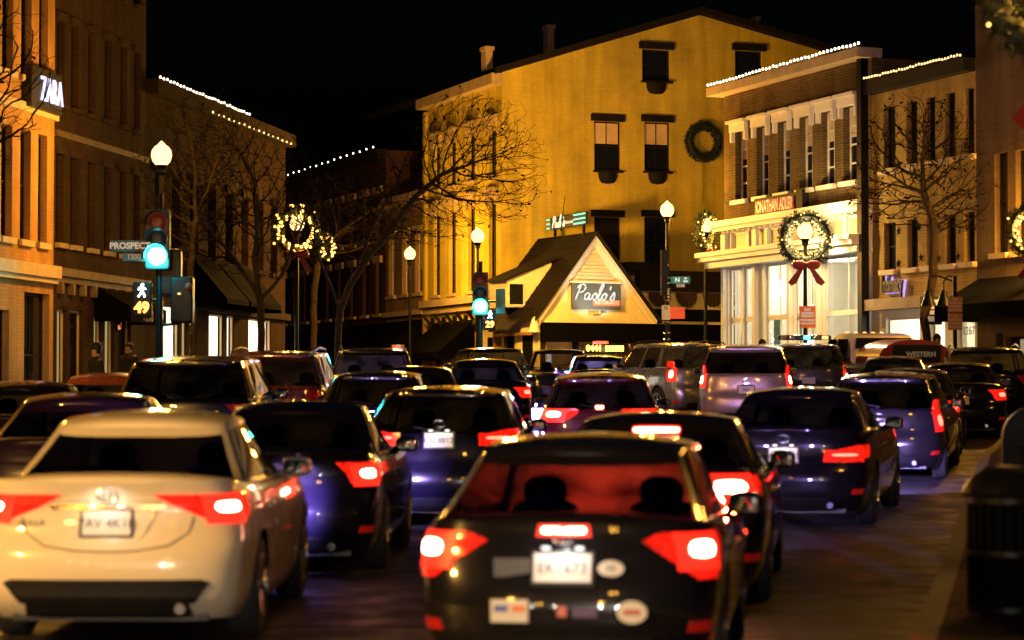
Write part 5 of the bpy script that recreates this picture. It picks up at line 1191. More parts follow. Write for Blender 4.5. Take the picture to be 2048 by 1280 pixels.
q = P(360, 588, 52); mb = MB(); mb.sphere((q.x - p1.x, -.14, q.z + o.z), .04, 10, 8, .6); mb.build('amber_reflector', emit('amber_dim', (1, .5, .15), 2), b)
def street_sign(p, w, h, label, lines, m, tm, sizes, parent_rot=0., dz=0):
    t = thing('street_sign', label, 'street sign', p, (0, 0, parent_rot)); mb = MB(); mb.box(-w / 2, w / 2, -.012, .012, -h / 2, h / 2); mb.build('sign_plate', m, t)
    for s, x, z, sz in lines: text('lettering', s, sz, tm, Matrix.Translation((x, -.016, z)) @ Matrix.Rotation(pi / 2, 4, 'X'), t, .003, bold=.006)
    return t
street_sign(P(260, 492, 51.6), .84, .24, 'dark street name blade beside the left green light', [('PROSPECT', 0, 0, .185)], mat('sign_dark', (.02, .03, .025), .5), emit('lettering_buff', (.9, .62, .42), .55), None)
street_sign(P(268, 514, 51.6), .5, .17, 'small block number plate under the left street name blade', [('1200', 0, 0, .15)], mat('sign_dark', (.02, .03, .025), .5), emit('lettering_dim', (.6, .35, .2), .35), None)
p2 = P(961, 614, 79); t, o = signal(p2.x, p2.y, p2.z, P(949, 562, 79).z, 'middle traffic signal showing green below its globe lamp with a walk signal counting 29')
q = P(980, 640, 79); ped_signal(t, o, q.x - p2.x, q.z + o.z, '29', .92)
q = P(1002, 603, 79); mb = MB(); mb.rbox(q.x - p2.x - .17, q.x - p2.x + .14, -.2, .2, q.z + o.z - .42, q.z + o.z + .42, .12); mb.tube([(0, 0, q.z + o.z), (q.x - p2.x, 0, q.z + o.z)], .035, 8); mb.build('side_signal_head', mat('signal_teal_housing', (.02, .10, .10), .5), t, smooth=40)
# post of the green street name, with clamps
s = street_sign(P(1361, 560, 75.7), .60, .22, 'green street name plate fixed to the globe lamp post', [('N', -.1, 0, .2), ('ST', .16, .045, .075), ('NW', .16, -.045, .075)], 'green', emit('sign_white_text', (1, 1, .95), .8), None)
street_sign(P(1361, 571.5, 75.68), .30, .12, 'small block number strip under the green street name', [('3100', 0, 0, .125)], mat('sign_dark', (.02, .03, .025), .5), emit('lettering_buff', (.9, .62, .42), .55), None)
street_sign(P(1332, 625, 75.6), .26, .46, 'white notice with rounded top on the globe lamp post', [('O', 0, .14, .13)], mat('notice_board', (.72, .62, .52), .5), 'bow', None)
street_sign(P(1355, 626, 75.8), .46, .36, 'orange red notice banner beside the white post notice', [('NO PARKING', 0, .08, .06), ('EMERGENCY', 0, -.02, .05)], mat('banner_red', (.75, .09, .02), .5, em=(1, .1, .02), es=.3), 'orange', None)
def pole_clutter(p, zs_):
    t = thing('pole_hardware', 'stack of clamps and boxes banded to the street name post', 'clamps'); mb = MB()
    for z in zs_: mb.lathe([(.11, -.03), (.12, 0), (.11, .03)], (p.x, p.y, z), 12)
    mb.build('clamp', 'chrome', t); mb = MB(); mb.box(p.x - .2, p.x + .05, p.y - .1, p.y + .1, P(0, 590, 76).z, P(0, 500, 76).z); mb.build('cabinet', 'iron', t)
pole_clutter(pL5, [P(0, y, 76).z for y in (530, 556, 566, 578, 583, 588, 594, 600, 612, 645, 666, 679)])
def parking_sign(px, py, d, label, w=.42, h=.62, m='orange', lines=(('NO', .2, .11), ('PARKING', .1, .08), ('EMERGENCY', .02, .06), ('TOW ZONE', -.09, .07), ('SNOW ROUTE', -.18, .055))):
    t = street_sign(P(px, py, d), w, h, label, [(a, 0, z, s) for a, z, s in lines], m, emit('lettering_cream', (1, .8, .55), .5), None); return t
parking_sign(1615, 634, 66.2, 'orange parking notice on the post of the large bow wreath', .44, .60)
parking_sign(796, 612 + 90, 91.7, 'orange notice on the post before the optician awning', .46, .46)
t = thing('parking_sign_post', 'square post of stacked parking restriction plates by the slim tree', 'sign post', P(1910, 700, 58)); q0 = t.location.copy()
mb = MB(); mb.box(-.045, .045, -.045, .045, g(58) + .14 - q0.z, P(0, 552, 58).z - q0.z); mb.build('post', 'iron', t)
for k, (y0, y1) in enumerate(((594, 625), (627, 660))):
    z0, z1 = P(0, y1, 58).z - q0.z, P(0, y0, 58).z - q0.z; mb = MB(); mb.box(-.17, .17, -.07, -.05, z0, z1); o = mb.build('sign_plate', mat('parking_plate', (.5, .2, .12), .5), t)
    for q, (s, zz) in enumerate((('NO', .8), ('PARKING', .6), ('7-9:30AM', .38), ('MON-FRI', .16))): text('lettering', s, .075, 'plate', Matrix.Translation((0, -.073, z0 + (z1 - z0) * zz)) @ Matrix.Rotation(pi / 2, 4, 'X'), o, .001)
t = thing('twin_shop_lamp', 'pair of black gooseneck shop lamps beside the slim tree', 'lamp', P(1905, 560, 59.5)); 
for s, x in ((0, -.60), (1, -.22)):
    mb = MB(); mb.tube([(.05, 0, -.05), (x + .25, 0, .10), (x + .1, 0, .10), (x, 0, -.05), (x, 0, -.25)], .022, 6); mb.build('gooseneck', 'iron', t, smooth=60); mb = MB(); mb.lathe([(.03, .1), (.07, .05), (.16, -.22), (.20, -.3), (.0001, -.28)], (x, 0, -.34), 14); mb.build('lamp_shade', 'iron', t, smooth=40)
# ---- litter bin and mailbox on the near pavement
def litter_bin():
    y = 16.0; x = P(2022, 900, y).x; z = g(y) + .147
    t = thing('litter_bin', 'black slatted round litter bin with domed lid on the near pavement', 'litter bin', (x, y, z)); r = .285; t.scale = (1, 1, .93)
    mb = MB(); mb.lathe([(.24, .02), (.25, .04), (.25, .80), (.24, .82)], sides=28); mb.build('liner', 'awn', t, smooth=40)
    mb = MB()
    for k in range(26):
        a = 2 * pi * k / 26; mb.box(-.022, .022, -.006, .006, .03, .84, Matrix.Rotation(a, 4, 'Z') @ Matrix.Translation((0, -r, 0)))
    mb.build('slat', 'awn', t)
    mb = MB()
    for zz in (.06, .45, .82): mb = MB(); mb.lathe([(r - .015, zz - .02), (r + .012, zz - .02), (r + .012, zz + .02), (r - .015, zz + .02)], sides=32); mb.build('band', 'iron', t, smooth=30)
    mb = MB(); mb.lathe([(r + .02, .84), (r + .035, .88), (r + .02, .92), (.25, 1.0), (.16, 1.06), (.14, 1.05), (.12, .95), (.0001, .95)], sides=32); mb.build('lid', mat('bin_lid', (.005, .005, .006), .35, spec=.12), t, smooth=40)
litter_bin()
def mailbox():
    y = 23.0; x = P(2068, 850, y).x; z = g(y) + .147
    t = thing('mailbox', 'dark blue round-topped mailbox beyond the litter bin', 'mailbox', (x, y, z), (0, 0, R(-10))); mb = MB(); w = .30; n = 12
    prof = [(-w, .18), (-w, .95)] + [(-w * cos(pi * k / n), .95 + w * sin(pi * k / n)) for k in range(1, n)] + [(w, .95), (w, .18)]
    for yy in (-.28, .28): i = mb.add([(a, yy, c) for a, c in prof]); mb.f.append(tuple(range(i, i + len(prof))))
    m_ = len(prof)
    for k in range(m_): mb.f.append((k, (k + 1) % m_, m_ + (k + 1) % m_, m_ + k))
    mb.build('body', 'bluebox', t, smooth=35)
    for sx in (-.22, .22):
        for sy in (-.2, .2): mb = MB(); mb.box(sx - .03, sx + .03, sy - .03, sy + .03, 0, .18); mb.build('leg', 'bluebox', t)
    mb = MB(); mb.rbox(-.2, .2, -.31, -.285, .86, .98, .3); mb.build('pull_door', 'bluebox', t)
mailbox()
# ---------------------------------------------------------------- trees: grown towards points scattered through the crown
def tree(x, y, trunk, crown, label, seed=1, n=700, step=.28, r0=.16, leaves=0, kill=.26, infl=2.2, rt=.0058, droop=0.):
    """trunk: points from the ground; crown: list of ellipsoids (centre, radii)"""
    rng = random.Random(seed); n = int(n * 2.6); step *= .78; leaves = int(leaves * 1.6); base = Vector((x, y, g(y) + .12)); t = thing('bare_tree', label, 'tree', base)
    att = []
    for c, rd, share in crown:
        k = 0
        while k < n * share:
            q = Vector((rng.uniform(-1, 1), rng.uniform(-1, 1), rng.uniform(-1, 1)))
            if q.length > 1 or q.length < .25: continue
            att.append(Vector((c[0] + q.x * rd[0], c[1] + q.y * rd[1], c[2] + q.z * rd[2])) - base); k += 1
    nodes, par = [], []
    for line in trunk:
        prev = None
        pts = [Vector(p) - base for p in line]
        for i in range(len(pts) - 1):
            m = max(1, int((pts[i + 1] - pts[i]).length / step))
            for k in range(m):
                q = pts[i] + (pts[i + 1] - pts[i]) * k / m + Vector((rng.uniform(-.02, .02), rng.uniform(-.02, .02), 0))
                if prev is None and nodes:
                    kd = min(range(len(nodes)), key=lambda j: (nodes[j] - q).length); prev = kd; 
                    if (nodes[kd] - q).length < .02: continue
                nodes.append(q); par.append(prev if prev is not None else -1); prev = len(nodes) - 1
    ntr = len(nodes)
    for it in range(90):
        kd = KDTree(len(nodes))
        for i, q in enumerate(nodes): kd.insert(q, i)
        kd.balance(); pull = {}; keep = []
        for a in att:
            q, i, d = kd.find(a)
            if d < kill: continue
            keep.append(a)
            if d < infl * (3 if it < 12 else 1): pull.setdefault(i, Vector()); pull[i] += (a - q).normalized()
        att = keep
        if not pull or len(nodes) > 12000: break
        for i, v in pull.items():
            pd = (nodes[i] - nodes[par[i]]).normalized() if par[i] >= 0 else Vector((0, 0, 1)); v = v.normalized() + pd * .55 + Vector((rng.uniform(-.3, .3), rng.uniform(-.3, .3), rng.uniform(-.2, .3) - droop))
            nodes.append(nodes[i] + v.normalized() * step * rng.uniform(.8, 1.1)); par.append(i)
    # spurs
    for i in range(ntr, len(nodes)):
        if rng.random() < .8:
            pd = (nodes[i] - nodes[par[i]]).normalized(); q_ = i
            for k_ in range(rng.choice((1, 2, 3))):
                v = (pd * 1.1 + Vector((rng.uniform(-1, 1), rng.uniform(-1, 1), rng.uniform(-.6, .9)))).normalized(); nodes.append(nodes[q_] + v * step * rng.uniform(.5, 1.0)); par.append(q_); q_ = len(nodes) - 1; pd = v
    N_ = len(nodes); w = [0.] * N_; ch = [[] for _ in range(N_)]
    for i in range(N_):
        if par[i] >= 0: ch[par[i]].append(i)
    order = sorted(range(N_), key=lambda i: -i)
    rad = [0.] * N_
    for i in order: rad[i] = (sum(rad[c] ** 2.3 for c in ch[i]) ** (1 / 2.3)) if ch[i] else rt
    sc_ = r0 / max(rad[0], 1e-6); 
    rad = [rt + (r - rt) * max(sc_, .2) if r > rt else rt for r in rad]
    tr, cr = MB(), MB()
    for i in range(N_):
        p = par[i]
        if p < 0: continue
        big = rad[i] > r0 * .22
        (tr if big else cr).tube([nodes[p], nodes[i]], [min(rad[p], rad[i] * 1.5), rad[i]], 8 if big else 3, False)
    for k in range(leaves):
        i = rng.randrange(ntr, N_); q = nodes[i]; s = rng.uniform(.03, .08); a = Vector((rng.uniform(-1, 1), rng.uniform(-1, 1), rng.uniform(-1, .4))).normalized(); b = a.cross(Vector((rng.uniform(-1, 1), 1, rng.uniform(-1, 1)))).normalized() * s * .5
        cr.face([q, q + a * s + b, q + a * s * 2.2, q + a * s - b])
    tr.build('trunk', 'bark', t, smooth=60); cr.build('crown', 'twig', t)
    return t
def V3(vx, vy, d): return tuple(Vp(vx, vy, d))
d = 70; b0 = (vx_at(458, d), d, g(d) + .12)
tree(b0[0], d, [[b0, V3(459, 445, d), V3(462, 420, d), V3(476, 385, d), V3(498, 352, d), V3(522, 322, d), V3(548, 303, d)], [V3(462, 420, d), V3(448, 385, d), V3(432, 350, d), V3(424, 318, d)], [V3(488, 366, d), V3(498, 325, d), V3(520, 280, d), V3(545, 240, d)], [V3(522, 322, d), V3(560, 270, d), V3(600, 235, d)]],
     [(V3(640, 215, d), (2.0, 1.6, 2.0), .65), (V3(560, 270, d), (2.4, 1.6, 1.5), .5), (V3(690, 240, d), (1.0, 1.2, 1.5), .22), (V3(460, 280, d), (1.8, 1.5, 1.3), .4)], 'leaning pale trunked tree spreading over the middle of the street', 11, 1500, .26, .10, 200, infl=2.6)
d = 62; b0 = (vx_at(355, d), d, g(d) + .12)
tree(b0[0], d, [[b0, V3(354, 440, d), V3(352, 400, d), V3(345, 350, d), V3(352, 300, d)], [V3(352, 400, d), V3(330, 370, d), V3(305, 330, d)], [V3(352, 410, d), V3(385, 370, d), V3(400, 320, d)]],
     [(V3(345, 270, d), (2.0, 1.6, 2.2), .7), (V3(290, 260, d), (1.5, 1.5, 2.2), .4), (V3(395, 290, d), (1.2, 1.2, 1.3), .25)], 'dark upright bare tree before the white shop windows', 12, 800, .26, .095, 60)
d = 58; b0 = (vx_at(262, d), d, g(d) + .12)
tree(b0[0], d, [[b0, V3(262, 440, d), V3(258, 380, d), V3(262, 320, d), V3(270, 280, d)]], [(V3(262, 230, d), (1.5, 1.5, 1.9), .6), (V3(240, 300, d), (1.0, 1.2, 1.2), .25)], 'bare tree with orange lit branches right of the left globe lamp', 13, 600, .26, .08, 60)
d = 88; b0 = (vx_at(425, d), d, g(d) + .12)
tree(b0[0], d, [[b0, V3(425, 400, d), V3(432, 340, d)]], [(V3(440, 300, d), (2.2, 1.5, 1.8), .5), (V3(520, 300, d), (1.8, 1.5, 1.4), .35)], 'thin bare tree further down before the dark terrace', 14, 600, .3, .13, 30)
d = 61; b0 = (vx_at(1257, d), d, g(d) + .12)
tree(b0[0], d, [[b0, V3(1258, 455, d), V3(1252, 430, d), V3(1262, 405, d), V3(1266, 360, d), V3(1268, 320, d), V3(1262, 285, d), V3(1253, 262, d), V3(1250, 235, d)]],
     [(V3(1245, 220, d), (1.7, 1.4, 1.75), .7), (V3(1205, 260, d), (1.1, 1.2, 1.0), .25), (V3(1295, 270, d), (1.1, 1.2, 1.0), .25)], 'slim crooked bare tree before the ochre brick building', 15, 800, .24, .11, 220)
d = 48; b0 = (-11.6, d, g(d) + .12)
tree(b0[0], d, [[b0, (-11.6, d, 4.), (-11.4, d, 6.2)]], [((-11.0, d, 8.3), (2.0, 1.4, 1.9), .6)], 'bare branches reaching in before the cream corner building', 16, 500, .28, .15, 30)
# ---------------------------------------------------------------- passers-by
def person(x, y, label, seed=1, rot=0., coat='coat', hat=False, h=1.72, scarf=None):
    rng = random.Random(seed); z = g(y) + .147; t = thing('person', label, 'person', (x, y, z), (0, 0, rot)); s = h / 1.75
    V = []; E = []; Rr = []
    def n(x, y, z, r, p=None):
        V.append((x * s, y * s, z * s)); Rr.append(r * s)
        if p is not None: E.append((p, len(V) - 1))
        return len(V) - 1
    pel = n(0, 0, .95, .13); w = n(0, .0, 1.12, .125, pel); c = n(0, .01, 1.32, .15, w); nk = n(0, .0, 1.48, .065, c); h0 = n(0, -.015, 1.58, .085, nk); h1 = n(0, -.01, 1.68, .09, h0)
    n(0, -.10, 1.595, .022, h0)
    for sg in (-1, 1):
        sh = n(sg * .17, .01, 1.41, .07, c); el = n(sg * .23, .05, 1.13, .05, sh); wr = n(sg * .20, -.10, .93, .034, el); pa = n(sg * .195, -.13, .86, .034, wr)
        for k in range(4): a = n(sg * (.175 + .014 * k), -.15 - .004 * k, .80 - .006 * abs(k - 1.5), .0095, pa); n(sg * (.172 + .014 * k), -.135, .765, .008, a)
        a = n(sg * .165, -.165, .85, .011, pa); n(sg * .158, -.18, .82, .009, a)
        hp = n(sg * .095, 0, .88, .095, pel); st = .16 * sg * (1 if seed % 2 else -1); kn = n(sg * .10, -.03 + st * .5, .49, .065, hp); an = n(sg * .10, .03 + st, .10, .045, kn); n(sg * .105, -.13 + st, .045, .042, an)
    me = D_.meshes.new('person_body'); me.from_pydata(V, E, []); o = D_.objects.new('body', me); link(o, t); me.materials.append(M['skin'])
    sk = o.modifiers.new('skin', 'SKIN'); sk.use_smooth_shade = True; me.skin_vertices[0].data[0].use_root = True
    for i, r in enumerate(Rr): me.skin_vertices[0].data[i].radius = (r, r)
    o.modifiers.new('sub', 'SUBSURF').render_levels = 2
    mb = MB()                                                                # coat and trousers follow the body
    prof = [(.20, .62), (.205, .75), (.19, .95), (.175, 1.1), (.21, 1.3), (.215, 1.40), (.15, 1.47), (.085, 1.52)]
    rings = [mb.add([(r * 1.1 * s * cos(2 * pi * k / 18), r * .78 * s * sin(2 * pi * k / 18), zz * s) for k in range(18)]) for r, zz in prof]
    for i in range(len(prof) - 1):
        for k in range(18): mb.f.append((rings[i] + k, rings[i] + (k + 1) % 18, rings[i + 1] + (k + 1) % 18, rings[i + 1] + k))
    for sg in (-1, 1):
        mb.tube([(sg * .19 * s, .01, 1.42 * s), (sg * .245 * s, .05 * s, 1.13 * s), (sg * .21 * s, -.09 * s, .95 * s)], [.085 * s, .068 * s, .05 * s], 10); st = .16 * sg * (1 if seed % 2 else -1)
        mb.tube([(sg * .095 * s, 0, .9 * s), (sg * .10 * s, (-.03 + st * .5) * s, .49 * s), (sg * .10 * s, (.03 + st) * s, .08 * s)], [.115 * s, .085 * s, .065 * s], 10)
    mb.build('coat', coat, t, smooth=50)
    mb = MB(); mb.sphere((0, .012 * s, 1.665 * s), .108 * s, 16, 12, 1.1)
    if hat: mb.lathe([(.118 * s, 1.66 * s), (.122 * s, 1.70 * s), (.10 * s, 1.79 * s), (.03 * s, 1.83 * s)], (0, .01, 0), 16)
    mb.v = [(a, b + (.03 * s if (b < -.06 * s and c < 1.69 * s) else 0) + (.028 * s if b < -.05 * s and c < 1.69 * s else 0), c) for a, b, c in mb.v]
    mb.build('hair', 'hair', t, smooth=50)
    return t
for px, py, d, lb, sd, ht in ((192, 728, 47, 'pedestrian in a dark hooded coat by the lit columns on the left pavement', 1, True), (258, 716, 53, 'bare headed pedestrian in dark clothes beneath the left walk signal', 2, False), (1525, 686, 63, 'pedestrian whose head shows before the cream shopfront bay', 3, False), (1874, 676, 60.2, 'pedestrian beside the slim tree before the white shopfront', 4, False), (1343, 700, 74.5, 'pedestrian standing at the street name post', 5, True)):
    q = P(px, py, d); person(q.x, d, lb, sd, random.uniform(-1.2, 1.2), hat=ht, h=max(1.6, min(1.9, q.z - g(d) - .147 + .08)))
# ---------------------------------------------------------------- the traffic
M['plate_lamp'] = emit('plate_lamp', (1, .95, .88), 2.2)
pc = lambda n, c, r=.25, m=0.: paint(n, c, r, m)
BK = pc('black', (.008, .007, .008), .22); NAVY = pc('navy', (.005, .004, .010), .22); CREAM = pc('pearl_white', (.78, .70, .52), .3); MAROON = pc('maroon', (.06, .006, .008), .25)
CHAR = pc('charcoal', (.018, .017, .018), .25, .3); SILV = pc('silver', (.42, .41, .40), .28, .7); GREY = pc('grey', (.07, .065, .06), .28, .5); BROWN = pc('red_brown', (.10, .028, .018), .28, .2); PURP = pc('plum', (.02, .008, .022), .25); PEARL = pc('pearl_pink', (.40, .30, .27), .3, .4)
BRONZE = pc('bronze', (.05, .038, .026), .26, .5)
# 1 cream saloon at the left
A = car('cream white saloon with lit tail lamps filling the lower left', 143, 15.2, 1, 'sedan', CREAM, 1.78, 1.49, 4.62, lamps='wide', on='on', zlamp=.905, plate='7AV 4K18', plate_z=.80, cat='car', pl_on=1.4, reflectors=False, heads=1300)
r = A['root']; S, SP, patch, hwp = A['S'], A['SP'], A['patch'], A['hwp']
for s in (1, -1):                                           # bright garnish wings beside the plate, dark bumper intake
    patch([(.70, .20, .24), (.80, .19, .30), (.93, .15, .37), (.955, .14, .36)], .012, s).build('plate_garnish', CREAM, r, smooth=40)
mb = patch([(.885, -.40, .40), (.915, -.42, .42)], .02, 1, m=14); mb.build('trunk_trim', mat('chrome_gold', (.7, .6, .42), .16, 1.), r, smooth=40)
mb = MB(); patch([(.30, -.62, .62), (.43, -.72, .72), (.45, -.66, .66)], .012, 1, mb, m=16); mb.build('bumper_intake', 'black', r)
mb = MB()
pts = [(-.60, .84), (-.56, .74), (-.42, .66), (-.2, .63), (0, .625), (.2, .63), (.42, .66), (.56, .74), (.60, .84)]
for (a, za), (b, zb2) in zip(pts[:-1], pts[1:]):
    q = lambda p, z: Vector((math.copysign(1, p) * SP(abs(p), z, .004).x, SP(abs(p), z, .004).y, z))
    mb.tube([q(a, za), q(b, zb2)], .004, 4)
mb.build('boot_seam', 'black', r)
text('badge', 'COROLLA', .055, 'chrome', Matrix.Translation((-.52, S(.6, .02, .80).y - .012, .80)) @ Matrix.Rotation(pi / 2, 4, 'X'), r, .002)
# 2 black hatch in the middle
Hh = car('black hatchback with glaring brake lamps and bumper stickers in the middle foreground', 762, 12.8, 8, 'liftback', BK, 1.68, 1.39, 4.05, on='on', zlamp=.80, stopz=(.895, .125), plate='EK1673', plate_z=.70, pl_on=3.,
         lampspec=([(.64, hw_ := .78, .98), (.74, .62, 1.10), (.84, .46, 1.18), (.885, .58, 1.16)], [(.745, .72, .92), (.845, .70, .93)]), exhaust=True, reflectors=True)
r = Hh['root']; S, SP, patch = Hh['S'], Hh['SP'], Hh['patch']
def sticker(name, x, z, w, h, m, oval=False, label=None):
    y = SP(abs(x), z).y; mb = MB()
    if oval: i = mb.add([(x + w / 2 * cos(2 * pi * k / 24), y - .012, z + h / 2 * sin(2 * pi * k / 24)) for k in range(24)]); mb.f.append(tuple(range(i, i + 24)))
    else: i = mb.add([(x - w / 2, y - .012, z - h / 2), (x + w / 2, y - .012, z - h / 2), (x + w / 2, y - .012, z + h / 2), (x - w / 2, y - .012, z + h / 2)]); mb.f.append((i, i + 1, i + 2, i + 3))
    return mb.build(name, m, r), y
stw = mat('sticker_white', (.72, .70, .66), .5)
for x, z, w, h, tx, col in ((-.28, .475, .20, .12, None, None),):
    o, y = sticker('bumper_sticker', x, z, w, h, stw)
    for dx, m_ in ((-.045, mat('print_blue', (.1, .15, .5), .5)), (.05, mat('print_orange', (.8, .25, .08), .5))):
        mb = MB(); mb.box(x + dx - .036, x + dx + .036, y - .0145, y - .0125, z - .004, z + .03); mb.build('print', m_, o)
o, y = sticker('oval_sticker', .255, .70, .14, .085, stw, True); text('print', 'H', .06, 'ink', Matrix.Translation((.255, y - .014, .70)) @ Matrix.Rotation(pi / 2, 4, 'X'), o, .0005)
o, y = sticker('round_sticker', .37, .475, .16, .12, stw, True); mb = MB(); mb.box(.325, .415, y - .0145, y - .0125, .462, .488); mb.build('print', mat('print_red', (.5, .1, .08), .5), o)
o, y = sticker('small_sticker', .0, .475, .05, .055, mat('sticker_pink', (.6, .18, .16), .5)); o, y = sticker('long_sticker', .12, .47, .13, .05, mat('sticker_violet', (.10, .06, .16), .5))
o, y = sticker('side_sticker', -.27, .70, .2, .1, mat('sticker_grey', (.06, .055, .05), .4))
# 3 .. the rest of the queue
C3 = car('dark blue saloon half hidden right behind the cream saloon', 374, 20.5, 2, 'sedan', NAVY, 1.78, 1.47, 4.4, lamps='std', on='on', zlamp=.88, heads=650)
C4 = car('low black car with a bright high brake light directly before the black hatchback', 872, 17.7, 8, 'sedan', BK, 1.84, 1.43, 4.6, on='on', stopz=(1.295, .19), zlamp=.915, heads=350, back=1000, lampspec=([(.80, .55, 1.0), (.91, .44, 1.1), (.985, .42, 1.12)], [(.85, .56, .88), (.97, .52, .88)]))
C5 = car('dark hatchback with white plate and violet lit bumper in the middle lane', 595, 26, 3, 'hatch', NAVY, 1.88, 1.52, 4.35, lamps='bar', on='soft', zlamp=.98, plate='CD 8812', plate_z=.96, pl_on=3., heads=700)
C6 = car('dark red hatchback with broad triangular lit tail lamps', 813, 33.5, 3, 'hatch', MAROON, 1.80, 1.51, 4.4, on='on', zlamp=.96, stopz=(1.06, .06), plate_z=.70, lampspec=([(.88, .50, .92), (.96, .36, 1.08), (1.02, .34, 1.1), (1.04, .40, 1.08)], [(.91, .60, .86), (1.0, .58, .88)]))
C7 = car('black saloon with white plate and jagged lit tail lamp at the right', 1061, 26, 14, 'sedan', NAVY, 1.84, 1.50, 4.7, lamps='bar', on='soft', zlamp=.80, plate='VBC 5915', plate_z=.80, heads=2600, pl_on=2.)
C8 = car('black saloon with violet lit bumper right behind the jagged-lamp saloon', 1192, 34, 14, 'hatch', BK, 1.80, 1.50, 4.5, lamps='tall', on='soft', zlamp=.92)
C9 = car('bronze glinting saloon third in the right kerbside row', 1228, 39.5, 12, 'sedan', BRONZE, 1.80, 1.43, 4.4, lamps='std', on='soft')
car('dark saloon with gold lit roof edge between the kerbside cars and the pickup', 1215, 52, 8, 'sedan', CHAR, 1.80, 1.46, 4.4)
car('dark saloon tucked between the bronze saloon and the big parked estate', 1303, 45.5, 10, 'sedan', BK, 1.78, 1.42, 4.3, on='soft')
car('tall black sport utility with roof rack at the right picture edge', 1341, 51.3, 7, 'suv', BK, 1.95, 1.68, 4.7, rails=True)
car('pearl minivan with lit tall tail lamps right of the gold-lit canopy', 1012, 48, 5, 'suv', PEARL, 1.92, 1.75, 4.9, lamps='tall', on='on', plate='MD', zlamp=1.12, gls='glass_dark')
POL = car('dark police sport utility with a light bar on its roof', 1097, 57, 4, 'suv', GREY, 1.96, 1.74, 5.0, lamps='tall', on='on', zlamp=1.0, cat='police car')
bar = MB(); q = POL; z = q['H'] + .06
bar.rbox(-.66, .66, 2.0, 2.28, z, z + .13, .35); lb = bar.build('light_bar', mat('lightbar_smoke', (.03, .03, .035), .2, coat=1), q['root'], smooth=40)
for k, x in enumerate((-.5, -.3, .06, .28, .5)): mb = MB(); mb.rbox(x - .08, x + .08, 1.985, 2.02, z + .02, z + .11, .4); mb.build('light_module', emit('lightbar_teal', (.05, 1, .9), 9) if k == 2 else ('chrome' if k % 2 else emit('amber_dim', (1, .5, .15), 2)), lb, smooth=40) if k != 0 else mb.build('light_module', 'lens_clear', lb)
car('silver sport utility turned left at the bend before the minivan', 965, 54.5, -22, 'suv', SILV, 1.92, 1.75, 4.7, lamps='tall', on='on', rails=True, zlamp=1.1)
TX = car('dark taxi with a glowing yellow roof sign', 820, 60, -3, 'sedan', BK, 1.82, 1.45, 4.7, cat='taxi', on='soft', zlamp=.9)
rs = thing('taxi_sign', 'yellow lit number box on the roof of the dark taxi', 'sign'); rs.parent = None
q = P(821, 0, 61.8); x, z = vx_at(820, 61.9), g(61.9) + 1.47
mb = MB(); mb.rbox(-.52, .52, -.09, .09, 0, .24, .2, Matrix.Translation((x, 61.9, z))); o = mb.build('sign_box', 'black', rs, smooth=40)
text('lettering', '0441', .20, 'ledsign', Matrix.Translation((x - .27, 61.80, z + .125)) @ Matrix.Rotation(pi / 2, 4, 'X'), rs, .006, bold=.01)
mb = MB(); 
for k in range(6): mb.box(x + .02 + .08 * k, x + .085 + .08 * k, 61.79, 61.805, z + .05, z + .19)
mb.build('led_panel', 'ledsign', rs); mb = MB(); mb.rbox(x - .3, x + .1, 61.86, 62.0, z + .245, z + .31, .4); mb.build('red_marker', emit('marker_red', (1, .05, .02), 6), rs)
light('POINT', (x, 61.6, z + .1), (1, .66, .1), 5, rs, 'sign_light', .1)
car('dark sport utility with big side glass left of the oncoming headlights', 681, 70, -14, 'suv', BK, 1.92, 1.66, 4.7, lamps='tall')
ON = car('oncoming dark saloon with one glaring white headlight', 757, 70, 0, 'suv', CHAR, 1.85, 1.60, 4.6, facing=-1, heads=3, group='oncoming cars')
car('dark saloon before the middle signal catching green light', 660, 46, -1, 'sedan', NAVY, 1.80, 1.48, 4.5, on='soft')
car('black saloon left of the green-lit saloon', 560, 40.5, 0, 'sedan', BK, 1.78, 1.44, 4.4)
car('black hatchback just ahead of the violet-bumper hatchback', 505, 35, 0, 'hatch', BK, 1.78, 1.5, 4.4)
car('black sport utility with roof rails left of the leaning tree', 508, 50, -5, 'suv', CHAR, 1.88, 1.66, 4.5, rails=True)
car('large black sport utility whose long roof rises behind the cream saloon', 245, 33, 1, 'suv', BK, 2.0, 1.76, 5.0, gls='glass_dark')
car('red brown sport utility with roof rack and lit rear glass', 362, 39.5, 2, 'suv', BROWN, 1.92, 1.74, 4.7, rails=True)
car('plum dark saloon at the far left edge beside the cream saloon', 66, 22, 2, 'sedan', PURP, 1.80, 1.52, 4.5)
car('red saloon parked at the left kerb below the hooded pedestrian', 118, 36, 2, 'sedan', BROWN, 1.78, 1.44, 4.4, group='cars parked along the left kerb')
car('black saloon parked at the left picture edge', -12, 30, 2, 'sedan', BK, 1.78, 1.48, 4.4, group='cars parked along the left kerb')
# two cars waiting behind the photographer: their headlamps shine on the nearest tails
car('dark saloon waiting behind the photographer with headlamps lit', 0, -8.2, 3, 'sedan', BK, 1.8, 1.46, 4.5, X=-1.9, heads=1300, head_col=(1, .86, .74), group='cars waiting behind the photographer')
car('grey saloon waiting behind the photographer in the left lane', 0, -12, 1, 'sedan', GREY, 1.8, 1.46, 4.5, X=-6.2, heads=260, head_col=(1, .86, .70), group='cars waiting behind the photographer')
